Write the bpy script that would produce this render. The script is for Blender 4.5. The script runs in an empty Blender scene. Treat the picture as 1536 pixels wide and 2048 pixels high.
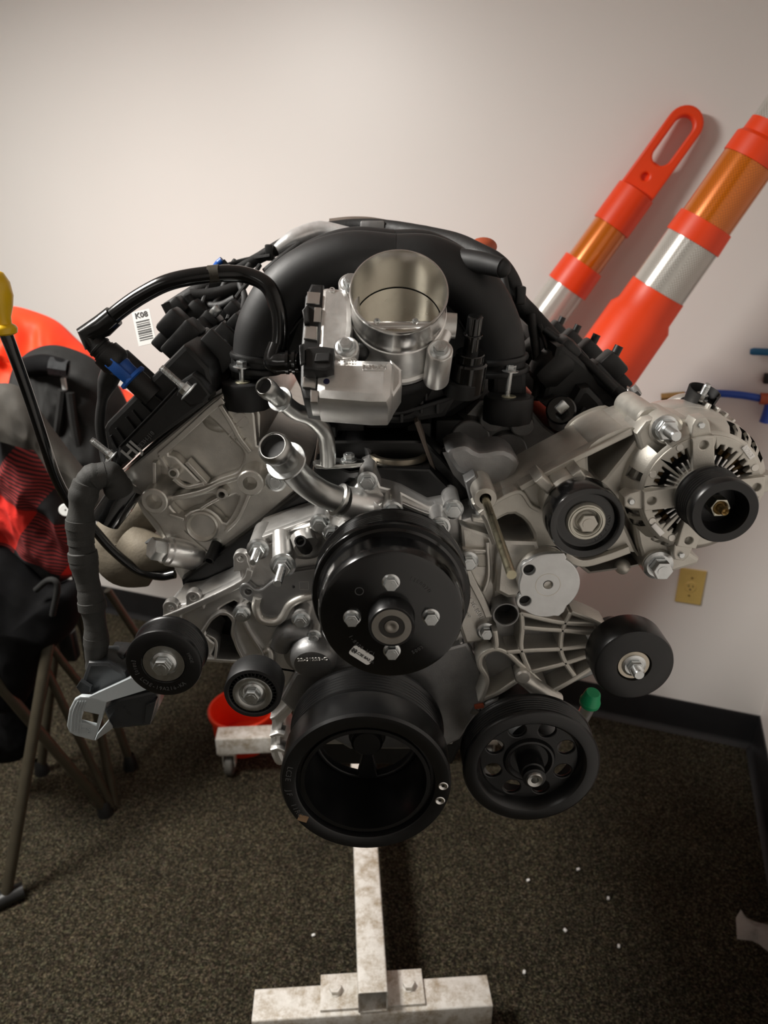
import bpy, bmesh, math, random
from mathutils import Vector, Matrix, noise as mnoise

random.seed(7)
scene = bpy.context.scene
col = scene.collection
PI = math.pi
V = Vector

# ------------------------------------------------------------------ camera
PITCH = math.radians(22.0)
FPX = 1420.0
CAM = V((0.0, 0.0, 1.55))
cam_d = bpy.data.cameras.new('camera')
cam_d.sensor_fit = 'HORIZONTAL'
cam_d.sensor_width = 36.0
cam_d.lens = 36.0 * FPX / 1536.0
cam_d.clip_start = 0.02
cam_d.dof.use_dof = True
cam_d.dof.focus_distance = 0.78
cam_d.dof.aperture_fstop = 8.0
cam = bpy.data.objects.new('camera', cam_d)
cam.location = CAM
cam.rotation_euler = (PI / 2 - PITCH, 0, 0)
col.objects.link(cam)
scene.camera = cam

# ------------------------------------------------------------------ light
world = bpy.data.worlds.new('world')
scene.world = world
world.use_nodes = True
world.node_tree.nodes['Background'].inputs[0].default_value = (1.0, 0.93, 0.85, 1)
world.node_tree.nodes['Background'].inputs[1].default_value = 0.006


def area_light(name, loc, target, size, power, color, sizey=None):
    d = bpy.data.lights.new(name, 'AREA')
    d.energy = power
    d.color = color
    d.shape = 'RECTANGLE'
    d.size = size
    d.size_y = sizey or size
    o = bpy.data.objects.new(name, d)
    o.location = loc
    o.rotation_euler = (V(target) - V(loc)).to_track_quat('-Z', 'Y').to_euler()
    col.objects.link(o)
    return o


area_light('ceiling_panel_and_fill_light', (-1.30, 0.90, 2.42), (-1.30, 0.90, 0.0), 0.50, 46.0, (1.0, 0.962, 0.905), 0.55)
area_light('ceiling_panel_and_fill_light', (-1.6, -1.2, 2.46), (-1.6, -1.2, 0.0), 0.6, 4.5, (1.0, 0.962, 0.905), 1.2)  # added fill lamp behind the camera, no known fixture; brightens the metal

scene.view_settings.view_transform = 'Standard'
scene.view_settings.look = 'None'
scene.view_settings.gamma = 1.0
scene.view_settings.exposure = 0.85
scene.view_settings.use_curve_mapping = False
scene.cycles.max_bounces = 6
scene.cycles.diffuse_bounces = 4
scene.cycles.glossy_bounces = 4
scene.cycles.transmission_bounces = 3
scene.cycles.caustics_reflective = False
scene.cycles.caustics_refractive = False

# ------------------------------------------------------------------ geometry helpers
CP, SP = math.cos(PITCH), math.sin(PITCH)


def ray(u, v):
    a = (u - 768.0) / FPX
    b = (v - 1024.0) / FPX
    return V((a, CP - b * SP, -(SP + b * CP)))


def W(u, v, Y):
    """World point at forward distance Y seen at photo coordinate (u, v)."""
    r = ray(u, v)
    return CAM + r * (Y / r.y)


def G(u, v, z=0.0):
    r = ray(u, v)
    return CAM + r * ((z - CAM.z) / r.z)


def S(u, v, Y):
    """metres per photo pixel there"""
    return (Y / ray(u, v).y) / FPX


class Fr:
    """A work plane: origin o, in-plane axes x, y and outward normal z."""
    def __init__(self, o, x, y):
        self.o = V(o)
        self.x = V(x).normalized()
        self.z = self.x.cross(V(y)).normalized()
        self.y = self.z.cross(self.x).normalized()

    def hit(self, u, v, h=0.0):
        r = ray(u, v)
        p0 = self.o + self.z * h
        t = (p0 - CAM).dot(self.z) / r.dot(self.z)
        d = CAM + r * t - self.o
        return d.dot(self.x), d.dot(self.y)

    def w(self, x, y, z=0.0):
        return self.o + self.x * x + self.y * y + self.z * z

    def mat(self):
        m = Matrix.Identity(4)
        for i, a in enumerate((self.x, self.y, self.z)):
            m[0][i], m[1][i], m[2][i] = a
        m.translation = self.o
        return m

    def up(self, h):
        return Fr(self.o + self.z * h, self.x, self.y)


def FY(Y):
    """front-facing plane at forward distance Y (normal towards the camera side)"""
    return Fr((0, Y, 0), (1, 0, 0), (0, 0, 1))


def axis_frame(p, d):
    d = V(d).normalized()
    h = V((0, 0, 1)) if abs(d.z) < 0.9 else V((0, 1, 0))
    x = h.cross(d).normalized()
    return Fr(p, x, d.cross(x))


def catmull(pts, n=6, closed=False):
    P_ = [V(p) for p in pts]
    m = len(P_)
    out = []
    rng = range(m) if closed else range(m - 1)
    for i in rng:
        if closed:
            a, b, c, d = P_[(i - 1) % m], P_[i], P_[(i + 1) % m], P_[(i + 2) % m]
        else:
            b, c = P_[i], P_[i + 1]
            a = P_[i - 1] if i > 0 else b * 2 - c
            d = P_[i + 2] if i + 2 < m else c * 2 - b
        for k in range(n):
            t = k / n
            out.append(0.5 * ((2 * b) + (c - a) * t + (2 * a - 5 * b + 4 * c - d) * t * t + (3 * b - a - 3 * c + d) * t ** 3))
    if not closed:
        out.append(P_[-1].copy())
    return out


class MB:
    """collects geometry of one mesh"""
    def __init__(self):
        self.v = []
        self.f = []
        self.flatn = []

    def add(self, vs, fs):
        k = len(self.v)
        self.v.extend([V(p) for p in vs])
        self.f.extend([tuple(i + k for i in f) for f in fs])
        return self

    def merge_mesh(self, me, mat=None):
        vs = [(mat @ q.co) if mat else q.co.copy() for q in me.vertices]
        return self.add(vs, [tuple(p.vertices) for p in me.polygons])

    def lathe(self, fr, prof, seg=40, a0=0.0, a1=2 * PI):
        """prof: list of (radius, height along fr.z)"""
        full = abs(a1 - a0 - 2 * PI) < 1e-6
        n = seg if full else seg + 1
        vs, fs = [], []
        m = len(prof)
        for i in range(n):
            a = a0 + (a1 - a0) * i / seg
            ca, sa = math.cos(a), math.sin(a)
            for r, h in prof:
                vs.append(fr.w(r * ca, r * sa, h))
        for i in range(seg):
            j = (i + 1) % n
            for k in range(m - 1):
                if prof[k][0] < 1e-7 and prof[k + 1][0] < 1e-7:
                    continue
                fs.append((i * m + k, j * m + k, j * m + k + 1, i * m + k + 1))
        return self.add(vs, fs)

    def cyl(self, fr, r, h0, h1, seg=24, ch=0.0, r2=None):
        r2 = r if r2 is None else r2
        c = ch
        return self.lathe(fr, [(0, h0), (r, h0), (r2, h1 - c), (r2 - c, h1), (0, h1)], seg)

    def tube(self, pts, r, seg=12, n=6, smooth=True, caps=True, hollow=0.0, flat=None):
        pts = [V(p) for p in pts]
        rs = r if isinstance(r, (list, tuple)) else [r] * len(pts)
        if smooth and len(pts) > 2:
            q = catmull(pts, n)
            rr = []
            for i in range(len(pts) - 1):
                for k in range(n):
                    rr.append(rs[i] + (rs[i + 1] - rs[i]) * k / n)
            rr.append(rs[-1])
            pts, rs = q, rr
        N = len(pts)
        T = []
        for i in range(N):
            a = pts[max(i - 1, 0)]
            b = pts[min(i + 1, N - 1)]
            d = b - a
            T.append(d.normalized() if d.length > 1e-9 else V((0, 0, 1)))
        up = V((0, 0, 1)) if abs(T[0].z) < 0.9 else V((0, 1, 0))
        x = up.cross(T[0]).normalized()
        vs, fs = [], []
        for i in range(N):
            x = (x - T[i] * x.dot(T[i])).normalized()
            y = T[i].cross(x)
            for k in range(seg):
                a = 2 * PI * k / seg
                off = x * math.cos(a) * rs[i] + y * math.sin(a) * rs[i]
                if flat:
                    ax, s = flat
                    off = off - ax * off.dot(ax) * (1 - s)
                vs.append(pts[i] + off)
        for i in range(N - 1):
            for k in range(seg):
                l = (k + 1) % seg
                fs.append((i * seg + k, i * seg + l, (i + 1) * seg + l, (i + 1) * seg + k))
        if caps:
            fs.append(tuple(reversed(range(seg))))
            if hollow:
                # open end: inner bore
                e = (N - 1) * seg
                base = len(vs)
                for k in range(seg):
                    c = pts[-1]
                    vs.append(c + (vs[e + k] - c) * hollow)
                for k in range(seg):
                    c = pts[-1]
                    vs.append(c + (vs[e + k] - c) * hollow - T[-1] * rs[-1] * 2.2)
                for k in range(seg):
                    l = (k + 1) % seg
                    fs.append((e + k, e + l, base + l, base + k))
                    fs.append((base + k, base + l, base + seg + l, base + seg + k))
                fs.append(tuple(range(base + seg, base + 2 * seg)))
            else:
                fs.append(tuple(range((N - 1) * seg, N * seg)))
        return self.add(vs, fs)

    def box(self, c, size, x=(1, 0, 0), y=(0, 1, 0), bev=0.0, taper=1.0):
        """box centred at c; axes x,y and their cross; bev chamfers all edges"""
        x = V(x).normalized()
        z = x.cross(V(y)).normalized()
        y = z.cross(x)
        hx, hy, hz = size[0] / 2, size[1] / 2, size[2] / 2
        bm = bmesh.new()
        vs = []
        for k in (-1, 1):
            t = taper if k > 0 else 1.0
            for (i, j) in ((-1, -1), (1, -1), (1, 1), (-1, 1)):
                vs.append(bm.verts.new(V(c) + x * hx * i * t + y * hy * j * t + z * hz * k))
        for f in ((3, 2, 1, 0), (4, 5, 6, 7), (0, 1, 5, 4), (1, 2, 6, 5), (2, 3, 7, 6), (3, 0, 4, 7)):
            bm.faces.new([vs[i] for i in f])
        if bev > 0:
            bmesh.ops.bevel(bm, geom=list(bm.edges), offset=min(bev, hx * .9, hy * .9, hz * .9), segments=2, affect='EDGES', profile=0.5)
        me = bpy.data.meshes.new('t')
        bm.to_mesh(me)
        bm.free()
        self.merge_mesh(me)
        bpy.data.meshes.remove(me)
        return self

    def hexa(self, p8):
        """8 corners: bottom ring then top ring"""
        return self.add(p8, [(3, 2, 1, 0), (4, 5, 6, 7), (0, 1, 5, 4), (1, 2, 6, 5), (2, 3, 7, 6), (3, 0, 4, 7)])

    def plate(self, fr, outline, th, holes=(), bev=0.0012, res=0):
        """closed outline (local 2D) with holes; front face at fr height 0, body goes back by th"""
        cu = bpy.data.curves.new('t', 'CURVE')
        cu.dimensions = '2D'
        cu.fill_mode = 'BOTH'
        bev = min(bev, th * 0.45)
        cu.extrude = th / 2 - bev
        cu.bevel_depth = bev
        cu.bevel_resolution = 1
        cu.offset = -bev
        for ring in [outline] + list(holes):
            sp = cu.splines.new('POLY')
            sp.points.add(len(ring) - 1)
            for i, p in enumerate(ring):
                sp.points[i].co = (p[0], p[1], 0, 1)
            sp.use_cyclic_u = True
        o = bpy.data.objects.new('t', cu)
        me = bpy.data.meshes.new_from_object(o)
        m = fr.up(-th / 2).mat()
        self.flatn.append(fr.z.copy())
        self.merge_mesh(me, m)
        bpy.data.objects.remove(o)
        bpy.data.curves.remove(cu)
        bpy.data.meshes.remove(me)
        return self

    def text(self, fr, s, size, depth=0.0006, align='CENTER', bold=False, shear=0.0):
        cu = bpy.data.curves.new('t', 'FONT')
        cu.body = s
        cu.size = size
        cu.extrude = depth
        cu.align_x = align
        cu.align_y = 'CENTER'
        cu.resolution_u = 2
        cu.shear = shear
        if bold:
            cu.offset = size * 0.02
        o = bpy.data.objects.new('t', cu)
        me = bpy.data.meshes.new_from_object(o)
        self.merge_mesh(me, fr.mat())
        bpy.data.objects.remove(o)
        bpy.data.curves.remove(cu)
        bpy.data.meshes.remove(me)
        return self

    def sphere(self, c, r, seg=20, rings=12, sc=(1, 1, 1)):
        c = V(c)
        vs, fs = [], []
        for i in range(rings + 1):
            t = PI * i / rings
            for k in range(seg):
                a = 2 * PI * k / seg
                vs.append(c + V((math.sin(t) * math.cos(a) * sc[0], math.sin(t) * math.sin(a) * sc[1], math.cos(t) * sc[2])) * r)
        for i in range(rings):
            for k in range(seg):
                l = (k + 1) % seg
                fs.append((i * seg + k, (i + 1) * seg + k, (i + 1) * seg + l, i * seg + l))
        return self.add(vs, fs)

    def build(self, name, mat, parent=None, ang=38, smooth=True):
        me = bpy.data.meshes.new(name)
        n = len(self.v)
        c = V((0, 0, 0))
        if n:
            lo = V([min(p[i] for p in self.v) for i in range(3)])
            hi = V([max(p[i] for p in self.v) for i in range(3)])
            c = (lo + hi) / 2
        me.from_pydata([tuple(p - c) for p in self.v], [], self.f)
        bm = bmesh.new()
        bm.from_mesh(me)
        bmesh.ops.remove_doubles(bm, verts=bm.verts, dist=1e-6)
        bmesh.ops.recalc_face_normals(bm, faces=bm.faces)
        bm.to_mesh(me)
        bm.free()
        if smooth:
            me.polygons.foreach_set('use_smooth', [True] * len(me.polygons))
            me.set_sharp_from_angle(angle=math.radians(ang))
            for z in self.flatn[:40]:
                for p_ in me.polygons:
                    if abs(p_.normal.dot(z)) > .99995:
                        p_.use_smooth = False
        me.materials.append(mat)
        return link(name, me, c, parent)


def wloc(o):
    p = V((0, 0, 0))
    while o is not None:
        p = p + o.location
        o = o.parent
    return p


def link(name, me, loc, parent=None, rot=None):
    o = bpy.data.objects.new(name, me)
    col.objects.link(o)
    if parent is not None:
        o.parent = parent
        o.location = V(loc) - wloc(parent)
    else:
        o.location = loc
    if rot is not None:
        o.rotation_euler = rot
    return o


def thing(name, label, cat, loc=(0, 0, 0), group=None):
    o = bpy.data.objects.new(name, None)
    o.empty_display_size = 0.05
    o.location = loc
    col.objects.link(o)
    return tag(o, label, cat, group)


def tag(o, label=None, cat=None, group=None, kind=None):
    if label:
        o['label'] = label
    if cat:
        o['category'] = cat
    if group:
        o['group'] = group
    if kind:
        o['kind'] = kind
    return o


def px(fr, pts, sm=0, h=0.0):
    q = [V(fr.hit(u, v, h) + (0,)) for u, v in pts]
    if sm:
        q = catmull(q, sm, True)
    return [(p.x, p.y) for p in q]


def circ(cx, cy, r, n=24):
    return [(cx + r * math.cos(2 * PI * i / n), cy + r * math.sin(2 * PI * i / n)) for i in range(n)]


def hole(fr, u, v, rpx, n=20):
    x, y = fr.hit(u, v)
    p = fr.w(x, y)
    return circ(x, y, rpx * S(u, v, p.y), n)


def offset_strip(pts, w):
    """2D polyline -> closed outline of width w"""
    L, R = [], []
    n = len(pts)
    for i in range(n):
        a = V(pts[max(i - 1, 0)])
        b = V(pts[min(i + 1, n - 1)])
        d = (b - a).normalized()
        nn = V((-d.y, d.x))
        ww = w if not isinstance(w, (list, tuple)) else w[i]
        L.append(tuple(V(pts[i]) + nn * ww / 2))
        R.append(tuple(V(pts[i]) - nn * ww / 2))
    return L + R[::-1]


def rib(mb, fr, pts, wpx, th, sm=4, h=0.0, bev=0.0012):
    """raised rib along photo points on plane fr (front at height h, running back by th)"""
    f2 = fr.up(h)
    q = [V(f2.hit(u, v)) for u, v in pts]
    if sm and len(q) > 2:
        q = [V((p.x, p.y)) for p in catmull([V((p.x, p.y, 0)) for p in q], sm)]
    c = f2.w(q[0].x, q[0].y)
    w = wpx * S(pts[0][0], pts[0][1], c.y)
    return mb.plate(f2, offset_strip([(p.x, p.y) for p in q], w), th, bev=min(bev, w * .35))


_boltmesh = {}


def bolt(parent, p, d, hexr, mat, hh=None, flange=1.55, stud=0.0, studr=None, name='bolt', shaft=0.0):
    """hex flange bolt: seat at p, head pointing along d"""
    hh = hh or hexr * 1.0
    key = (round(hexr, 4), round(hh, 4), flange, round(stud, 4), studr, mat.name, shaft)
    if key not in _boltmesh:
        m = MB()
        fr = Fr((0, 0, 0), (1, 0, 0), (0, 1, 0))
        if shaft:
            m.cyl(fr, hexr * .5, -shaft, 0, 12)
        fl = hexr * flange
        fh = hexr * 0.28
        m.lathe(fr, [(0, 0), (fl, 0), (fl, fh * .5), (fl * .8, fh), (hexr * .8, fh), (0, fh)], 24)
        hv = circ(0, 0, hexr, 6)
        m.plate(Fr((0, 0, fh + hh), (1, 0, 0), (0, 1, 0)), hv, hh, bev=hexr * .1)
        if stud:
            sr = studr or hexr * .5
            pr = [(0, fh + hh)]
            z = fh + hh
            k = 0
            while z < fh + hh + stud - 0.002:
                pr.append((sr, z))
                pr.append((sr * .9, z + .0006))
                z += 0.0013
            pr += [(sr * .8, fh + hh + stud), (0, fh + hh + stud)]
            m.lathe(fr, pr, 12)
        else:
            m.cyl(Fr((0, 0, fh + hh), (1, 0, 0), (0, 1, 0)), hexr * .55, -.0004, hexr * .05, 12)
        o = m.build('bolt', mat)
        me = o.data
        for q in me.vertices:
            q.co = q.co + o.location
        bpy.data.objects.remove(o)
        _boltmesh[key] = me
    q = V(d).normalized().to_track_quat('Z', 'Y')
    o = link(name, _boltmesh[key], p, parent, q.to_euler())
    return o
# ------------------------------------------------------------------ materials
def rgb(r, g, b):
    """photo sRGB 0-255 -> linear"""
    def f(c):
        c /= 255.0
        return c / 12.92 if c <= 0.04045 else ((c + 0.055) / 1.055) ** 2.4
    return (f(r), f(g), f(b), 1.0)


def lin(r, g, b):
    return (r, g, b, 1.0)


class NT:
    def __init__(self, name):
        self.m = bpy.data.materials.new(name)
        self.m.use_nodes = True
        self.t = self.m.node_tree
        self.b = self.t.nodes['Principled BSDF']
        self.tc = None

    def n(self, typ, **kw):
        o = self.t.nodes.new(typ)
        for k, v in kw.items():
            setattr(o, k, v)
        return o

    def l(self, a, b):
        self.t.links.new(a, b)

    def coord(self, out='Object'):
        if not self.tc:
            self.tc = self.n('ShaderNodeTexCoord')
        return self.tc.outputs[out]

    def noise(self, scale, detail=3.0, rough=0.55, vec=None, out='Fac'):
        o = self.n('ShaderNodeTexNoise')
        o.inputs['Scale'].default_value = scale
        o.inputs['Detail'].default_value = detail
        o.inputs['Roughness'].default_value = rough
        self.l(vec or self.coord(), o.inputs['Vector'])
        return o.outputs[out]

    def ramp(self, fac, stops):
        o = self.n('ShaderNodeValToRGB')
        cr = o.color_ramp
        while len(cr.elements) < len(stops):
            cr.elements.new(0.5)
        for e, (p, c) in zip(cr.elements, stops):
            e.position = p
            e.color = c
        self.l(fac, o.inputs['Fac'])
        return o.outputs['Color']

    def mix(self, fac, a, b, typ='MIX'):
        o = self.n('ShaderNodeMix', data_type='RGBA', blend_type=typ)
        for s, i in ((fac, 0), (a, 6), (b, 7)):
            if hasattr(s, 'links'):
                self.l(s, o.inputs[i])
            else:
                o.inputs[i].default_value = s
        return o.outputs[2]

    def math(self, op, a, b=None):
        o = self.n('ShaderNodeMath', operation=op)
        for s, i in ((a, 0), (b, 1)):
            if s is None:
                continue
            if hasattr(s, 'links'):
                self.l(s, o.inputs[i])
            else:
                o.inputs[i].default_value = s
        return o.outputs[0]

    def bump(self, h, strength=0.2, dist=0.001):
        o = self.n('ShaderNodeBump')
        o.inputs['Strength'].default_value = strength
        o.inputs['Distance'].default_value = dist
        self.l(h, o.inputs['Height'])
        self.l(o.outputs['Normal'], self.b.inputs['Normal'])

    def set(self, **kw):
        for k, v in kw.items():
            s = self.b.inputs[k.replace('_', ' ')]
            if hasattr(v, 'links'):
                self.l(v, s)
            else:
                s.default_value = v
        return self


def simple(name, base, rough=0.5, metal=0.0, nscale=60.0, namt=0.12, bump=0.0, bscale=400.0, coat=0.0, spec=None, rvar=0.1):
    t = NT(name)
    nz = t.noise(nscale, 4)
    d = tuple(c * (1 - namt) for c in base[:3]) + (1,)
    u = tuple(min(1, c * (1 + namt)) for c in base[:3]) + (1,)
    t.set(Base_Color=t.ramp(nz, [(0.3, d), (0.7, u)]), Metallic=metal)
    rn = t.noise(nscale * 2.3, 3)
    rr = t.n('ShaderNodeMapRange')
    rr.inputs[3].default_value = max(0.02, rough - rvar)
    rr.inputs[4].default_value = min(1, rough + rvar)
    t.l(rn, rr.inputs[0])
    t.set(Roughness=rr.outputs[0])
    if bump:
        t.bump(t.noise(bscale, 3), bump, 0.0006)
    if coat:
        t.set(Coat_Weight=coat, Coat_Roughness=0.12)
    if spec is not None:
        t.set(Specular_IOR_Level=spec)
    return t.m


M = {}
M['cast'] = simple('cast_aluminium', lin(.70, .675, .625), .40, .78, 45, .10, .22, 700)
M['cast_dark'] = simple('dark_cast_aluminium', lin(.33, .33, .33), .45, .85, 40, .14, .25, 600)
M['cast_bright'] = simple('bright_die_cast_aluminium', lin(.78, .77, .75), .35, .82, 50, .08, .15, 800)
M['cast_warm'] = simple('sand_cast_aluminium', lin(.60, .575, .52), .46, .75, 40, .08, .22, 900)
M['machined'] = simple('machined_aluminium', lin(.80, .79, .775), .24, 1.0, 20, .03, rvar=.03)
M['face_alu'] = simple('milled_aluminium_face', lin(.72, .73, .73), .42, .75, 70, .05, .05, 200)
M['zinc'] = simple('zinc_plated_steel', lin(.66, .68, .68), .30, .95, 90, .1, .05, 500)
M['steel'] = simple('bare_steel', lin(.50, .50, .48), .33, 1.0, 90, .12, .05, 400)
M['tube_steel'] = simple('plated_tube_steel', lin(.42, .42, .405), .36, 1.0, 30, .1, .03, 300)
M['brass'] = simple('old_brass', lin(.36, .24, .09), .4, .8, 60, .15)
M['gloss_black'] = simple('gloss_black_paint', lin(.004, .004, .0042), .20, 0, 40, .2, .02, 200, coat=.35, rvar=.05)
M['satin_black'] = simple('satin_black_paint', lin(.0045, .0045, .0048), .34, 0, 40, .2, .05, 300, rvar=.06)
M['black_paint'] = simple('black_block_paint', lin(.003, .003, .0032), .33, 0, 40, .2, .15, 300)
M['plastic'] = simple('black_plastic', lin(.0065, .0065, .0065), .45, 0, 60, .15, .12, 1200)
M['plastic_matte'] = simple('matte_black_plastic', lin(.0075, .0075, .0078), .55, 0, 30, .15, .2, 1500)
M['plastic_gloss'] = simple('glossy_black_plastic', lin(.006, .006, .006), .12, 0, 30, .15, coat=.3, rvar=.04)
M['rubber'] = simple('black_rubber', lin(.012, .012, .012), .5, 0, 40, .2, .1, 800)
M['hose'] = simple('glossy_black_hose', lin(.007, .007, .007), .16, 0, 25, .2, .03, 150, rvar=.04)
M['tape'] = simple('grey_cloth_tape', lin(.024, .0235, .021), .75, 0, 40, .25, .5, 900)
M['loom'] = simple('black_loom_tape', lin(.008, .008, .008), .6, 0, 60, .3, .5, 500)
M['blue_clip'] = simple('blue_plastic', rgb(28, 84, 165), .4, 0, 40, .08)
M['blue_hose'] = simple('blue_air_hose', rgb(35, 75, 170), .42, 0, 40, .08)
M['teal'] = simple('teal_plastic', rgb(35, 105, 150), .45, 0, 40, .1)
M['yellow'] = simple('yellow_plastic', rgb(238, 190, 20), .32, 0, 30, .05)
M['green'] = simple('green_plastic', rgb(20, 150, 95), .42, 0, 40, .08)
M['red_plastic'] = simple('faded_red_plastic', rgb(170, 80, 50), .5, 0, 40, .12)
M['grey_plastic'] = simple('light_grey_plastic', rgb(160, 166, 168), .4, 0, 40, .04)
M['smoke'] = simple('dark_grey_plastic', lin(.028, .03, .032), .3, 0, 40, .1)
M['iron'] = simple('tan_cast_iron', lin(.125, .105, .075), .7, .25, 35, .2, .6, 250)
M['bearing'] = simple('bearing_steel', lin(.33, .31, .28), .32, .9, 60, .08)
M['dark_seal'] = simple('dark_bearing_seal', lin(.03, .028, .025), .45, .2, 60, .1)
M['copper'] = simple('varnished_copper_winding', lin(.13, .075, .025), .4, .5, 120, .35)
M['void'] = simple('dark_core_and_bore_shade', lin(.02, .02, .02), .7, 0, 40, .2)  # near-black: paints the shade inside bores and ports, also the stator core
M['foil'] = simple('silver_foil_tape', lin(.85, .85, .85), .32, .7, 90, .1, 1.0, 60)
M['white_label'] = simple('white_paper_label', lin(.75, .75, .73), .6, 0, 40, .03)
M['ink'] = simple('black_ink', lin(.03, .03, .03), .6, 0, 40, .1)
M['etch'] = simple('grey_etched_mark', lin(.075, .075, .075), .5, 0, 60, .2)
M['gold_label'] = simple('copper_brown_label', lin(.30, .19, .11), .5, .2, 60, .15)
M['orange'] = simple('fluorescent_orange_plastic', rgb(246, 68, 10), .42, 0, 8, .06, .03, 60)
M['red_base'] = simple('red_orange_plastic', rgb(225, 55, 18), .5, 0, 10, .08)
M['ivory'] = simple('ivory_outlet_plastic', rgb(205, 178, 105), .45, 0, 30, .05)
M['tan_label'] = simple('brown_tag', lin(.15, .12, .1), .6, 0, 30, .1)
M['frame_brown'] = simple('olive_brown_powder_coat', lin(.055, .047, .032), .42, .2, 30, .12)
M['black_cloth'] = simple('black_nylon_cloth', lin(.003, .003, .0033), .85, 0, 25, .3, .5, 900, spec=.12)
M['grey_cloth'] = simple('charcoal_nylon_cloth', lin(.017, .017, .0165), .8, 0, 18, .25, .5, 900, spec=.2)
M['orange_cloth'] = simple('hi_vis_orange_cloth', rgb(255, 62, 20), .7, 0, 14, .10, .3, 500)
M['caster'] = simple('grey_caster_rubber', lin(.10, .095, .085), .6, 0, 40, .2)
M['trim_black'] = simple('black_vinyl_baseboard', lin(.008, .008, .009), .45, 0, 20, .15)


def mat_wall():
    t = NT('off_white_wall_paint')
    t.set(Base_Color=t.ramp(t.noise(1.2, 3), [(.3, lin(.79, .765, .735)), (.7, lin(.82, .797, .768))]), Roughness=.42)
    t.bump(t.noise(220, 3), .06, .0008)
    return t.m


def mat_carpet():
    t = NT('speckled_brown_carpet')
    a = t.noise(210, 3, .75)
    b = t.noise(480, 2, .6)
    hue = t.noise(95, 3, .7, out='Color')
    big = t.noise(7, 4, .6)
    c1 = t.ramp(a, [(.32, lin(.005, .0043, .003)), (.47, lin(.024, .0205, .0135)), (.58, lin(.080, .069, .046)), (.72, lin(.25, .215, .15))])
    c2 = t.mix(.38, c1, hue, 'OVERLAY')
    c2b = t.mix(.75, c1, c2)
    c3 = t.ramp(big, [(.3, lin(.82, .82, .82)), (.7, lin(1.12, 1.1, 1.05))])
    c4 = t.mix(1.0, c2b, c3, 'MULTIPLY')
    t.set(Base_Color=c4, Roughness=.95, Specular_IOR_Level=.1)
    h = t.math('ADD', a, t.math('MULTIPLY', b, .6))
    t.bump(h, 1.0, .006)
    return t.m


def mat_dirty_white():
    t = NT('dirty_white_paint')
    n1 = t.noise(26, 9, .78)
    n2 = t.noise(60, 5, .7)
    base = t.ramp(n2, [(.3, lin(.55, .52, .47)), (.7, lin(.72, .70, .66))])
    dirt = t.ramp(n1, [(.46, lin(0, 0, 0)), (.64, lin(1, 1, 1))])
    c = t.mix(t.math('MULTIPLY', dirt, .85), base, lin(.27, .205, .125))
    spots = t.ramp(t.noise(110, 3, .6), [(.70, lin(0, 0, 0)), (.76, lin(1, 1, 1))])
    c = t.mix(t.math('MULTIPLY', spots, .55), c, lin(.12, .095, .06))
    t.set(Base_Color=c, Roughness=.5)
    t.bump(n2, .08, .0008)
    return t.m


def mat_tape(name, c0, c1):
    """prismatic reflective sheeting: fine honeycomb on a glossy film"""
    t = NT(name)
    vo = t.n('ShaderNodeTexVoronoi', feature='DISTANCE_TO_EDGE', voronoi_dimensions='2D')
    vo.inputs['Scale'].default_value = 200
    vo.inputs['Randomness'].default_value = 0
    mp = t.n('ShaderNodeMapping')
    mp.inputs['Rotation'].default_value = (0, 0, math.radians(45))
    t.l(t.coord('UV'), mp.inputs['Vector'])
    t.l(mp.outputs[0], vo.inputs['Vector'])
    e = t.ramp(vo.outputs['Distance'], [(.03, lin(0, 0, 0)), (.16, lin(1, 1, 1))])
    t.set(Base_Color=t.mix(e, c0, c1), Roughness=.22, Metallic=.25, Coat_Weight=.6, Coat_Roughness=.08)
    t.bump(vo.outputs['Distance'], .08, .0005)
    return t.m


def mat_plaid():
    t = NT('red_black_buffalo_plaid')
    mp = t.n('ShaderNodeMapping')
    mp.inputs['Rotation'].default_value = (0, math.radians(-38), 0)
    wv = t.noise(5, 2, .5, out='Color')
    co = t.mix(.045, t.coord(), wv, 'ADD')
    t.l(co, mp.inputs['Vector'])
    sx = t.n('ShaderNodeSeparateXYZ')
    t.l(mp.outputs[0], sx.inputs[0])
    s = 0.112

    def band(o):
        q = t.math('MULTIPLY', o, 1 / s)
        q = t.math('ADD', q, 40.3)
        return t.math('LESS_THAN', t.math('FRACT', t.math('MULTIPLY', q, .5)), .5)
    a, b = band(sx.outputs['X']), band(sx.outputs['Z'])
    st = t.math('LESS_THAN', t.math('FRACT', t.math('MULTIPLY', sx.outputs['Z'], 150.0)), .5)
    red, dark, blk = rgb(196, 32, 20), rgb(42, 9, 11), lin(.009, .009, .010)
    midc = t.mix(st, dark, rgb(135, 38, 38))
    both = t.math('MULTIPLY', a, b)
    none = t.math('MULTIPLY', t.math('SUBTRACT', 1.0, a), t.math('SUBTRACT', 1.0, b))
    c = t.mix(both, midc, red)
    c = t.mix(none, c, blk)
    t.set(Base_Color=c, Roughness=.9)
    t.bump(t.noise(600, 2), .5, .001)
    return t.m


def mat_clear():
    t = NT('clear_plastic_film')
    t.set(Base_Color=lin(.6, .58, .55), Roughness=.25, Alpha=.38)
    t.bump(t.noise(40, 3), .6, .003)
    return t.m


M['wall'] = mat_wall()
M['carpet'] = mat_carpet()
M['stand'] = mat_dirty_white()
M['amber'] = mat_tape('amber_reflective_tape', rgb(165, 78, 4), rgb(228, 122, 10))
M['white_tape'] = mat_tape('white_reflective_tape', rgb(145, 140, 132), rgb(208, 205, 198))
M['plaid'] = mat_plaid()
M['film'] = mat_clear()
M['ceiling'] = simple('white_ceiling_paint', lin(.78, .76, .72), .8, 0, 4, .04, .2, 120)

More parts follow.
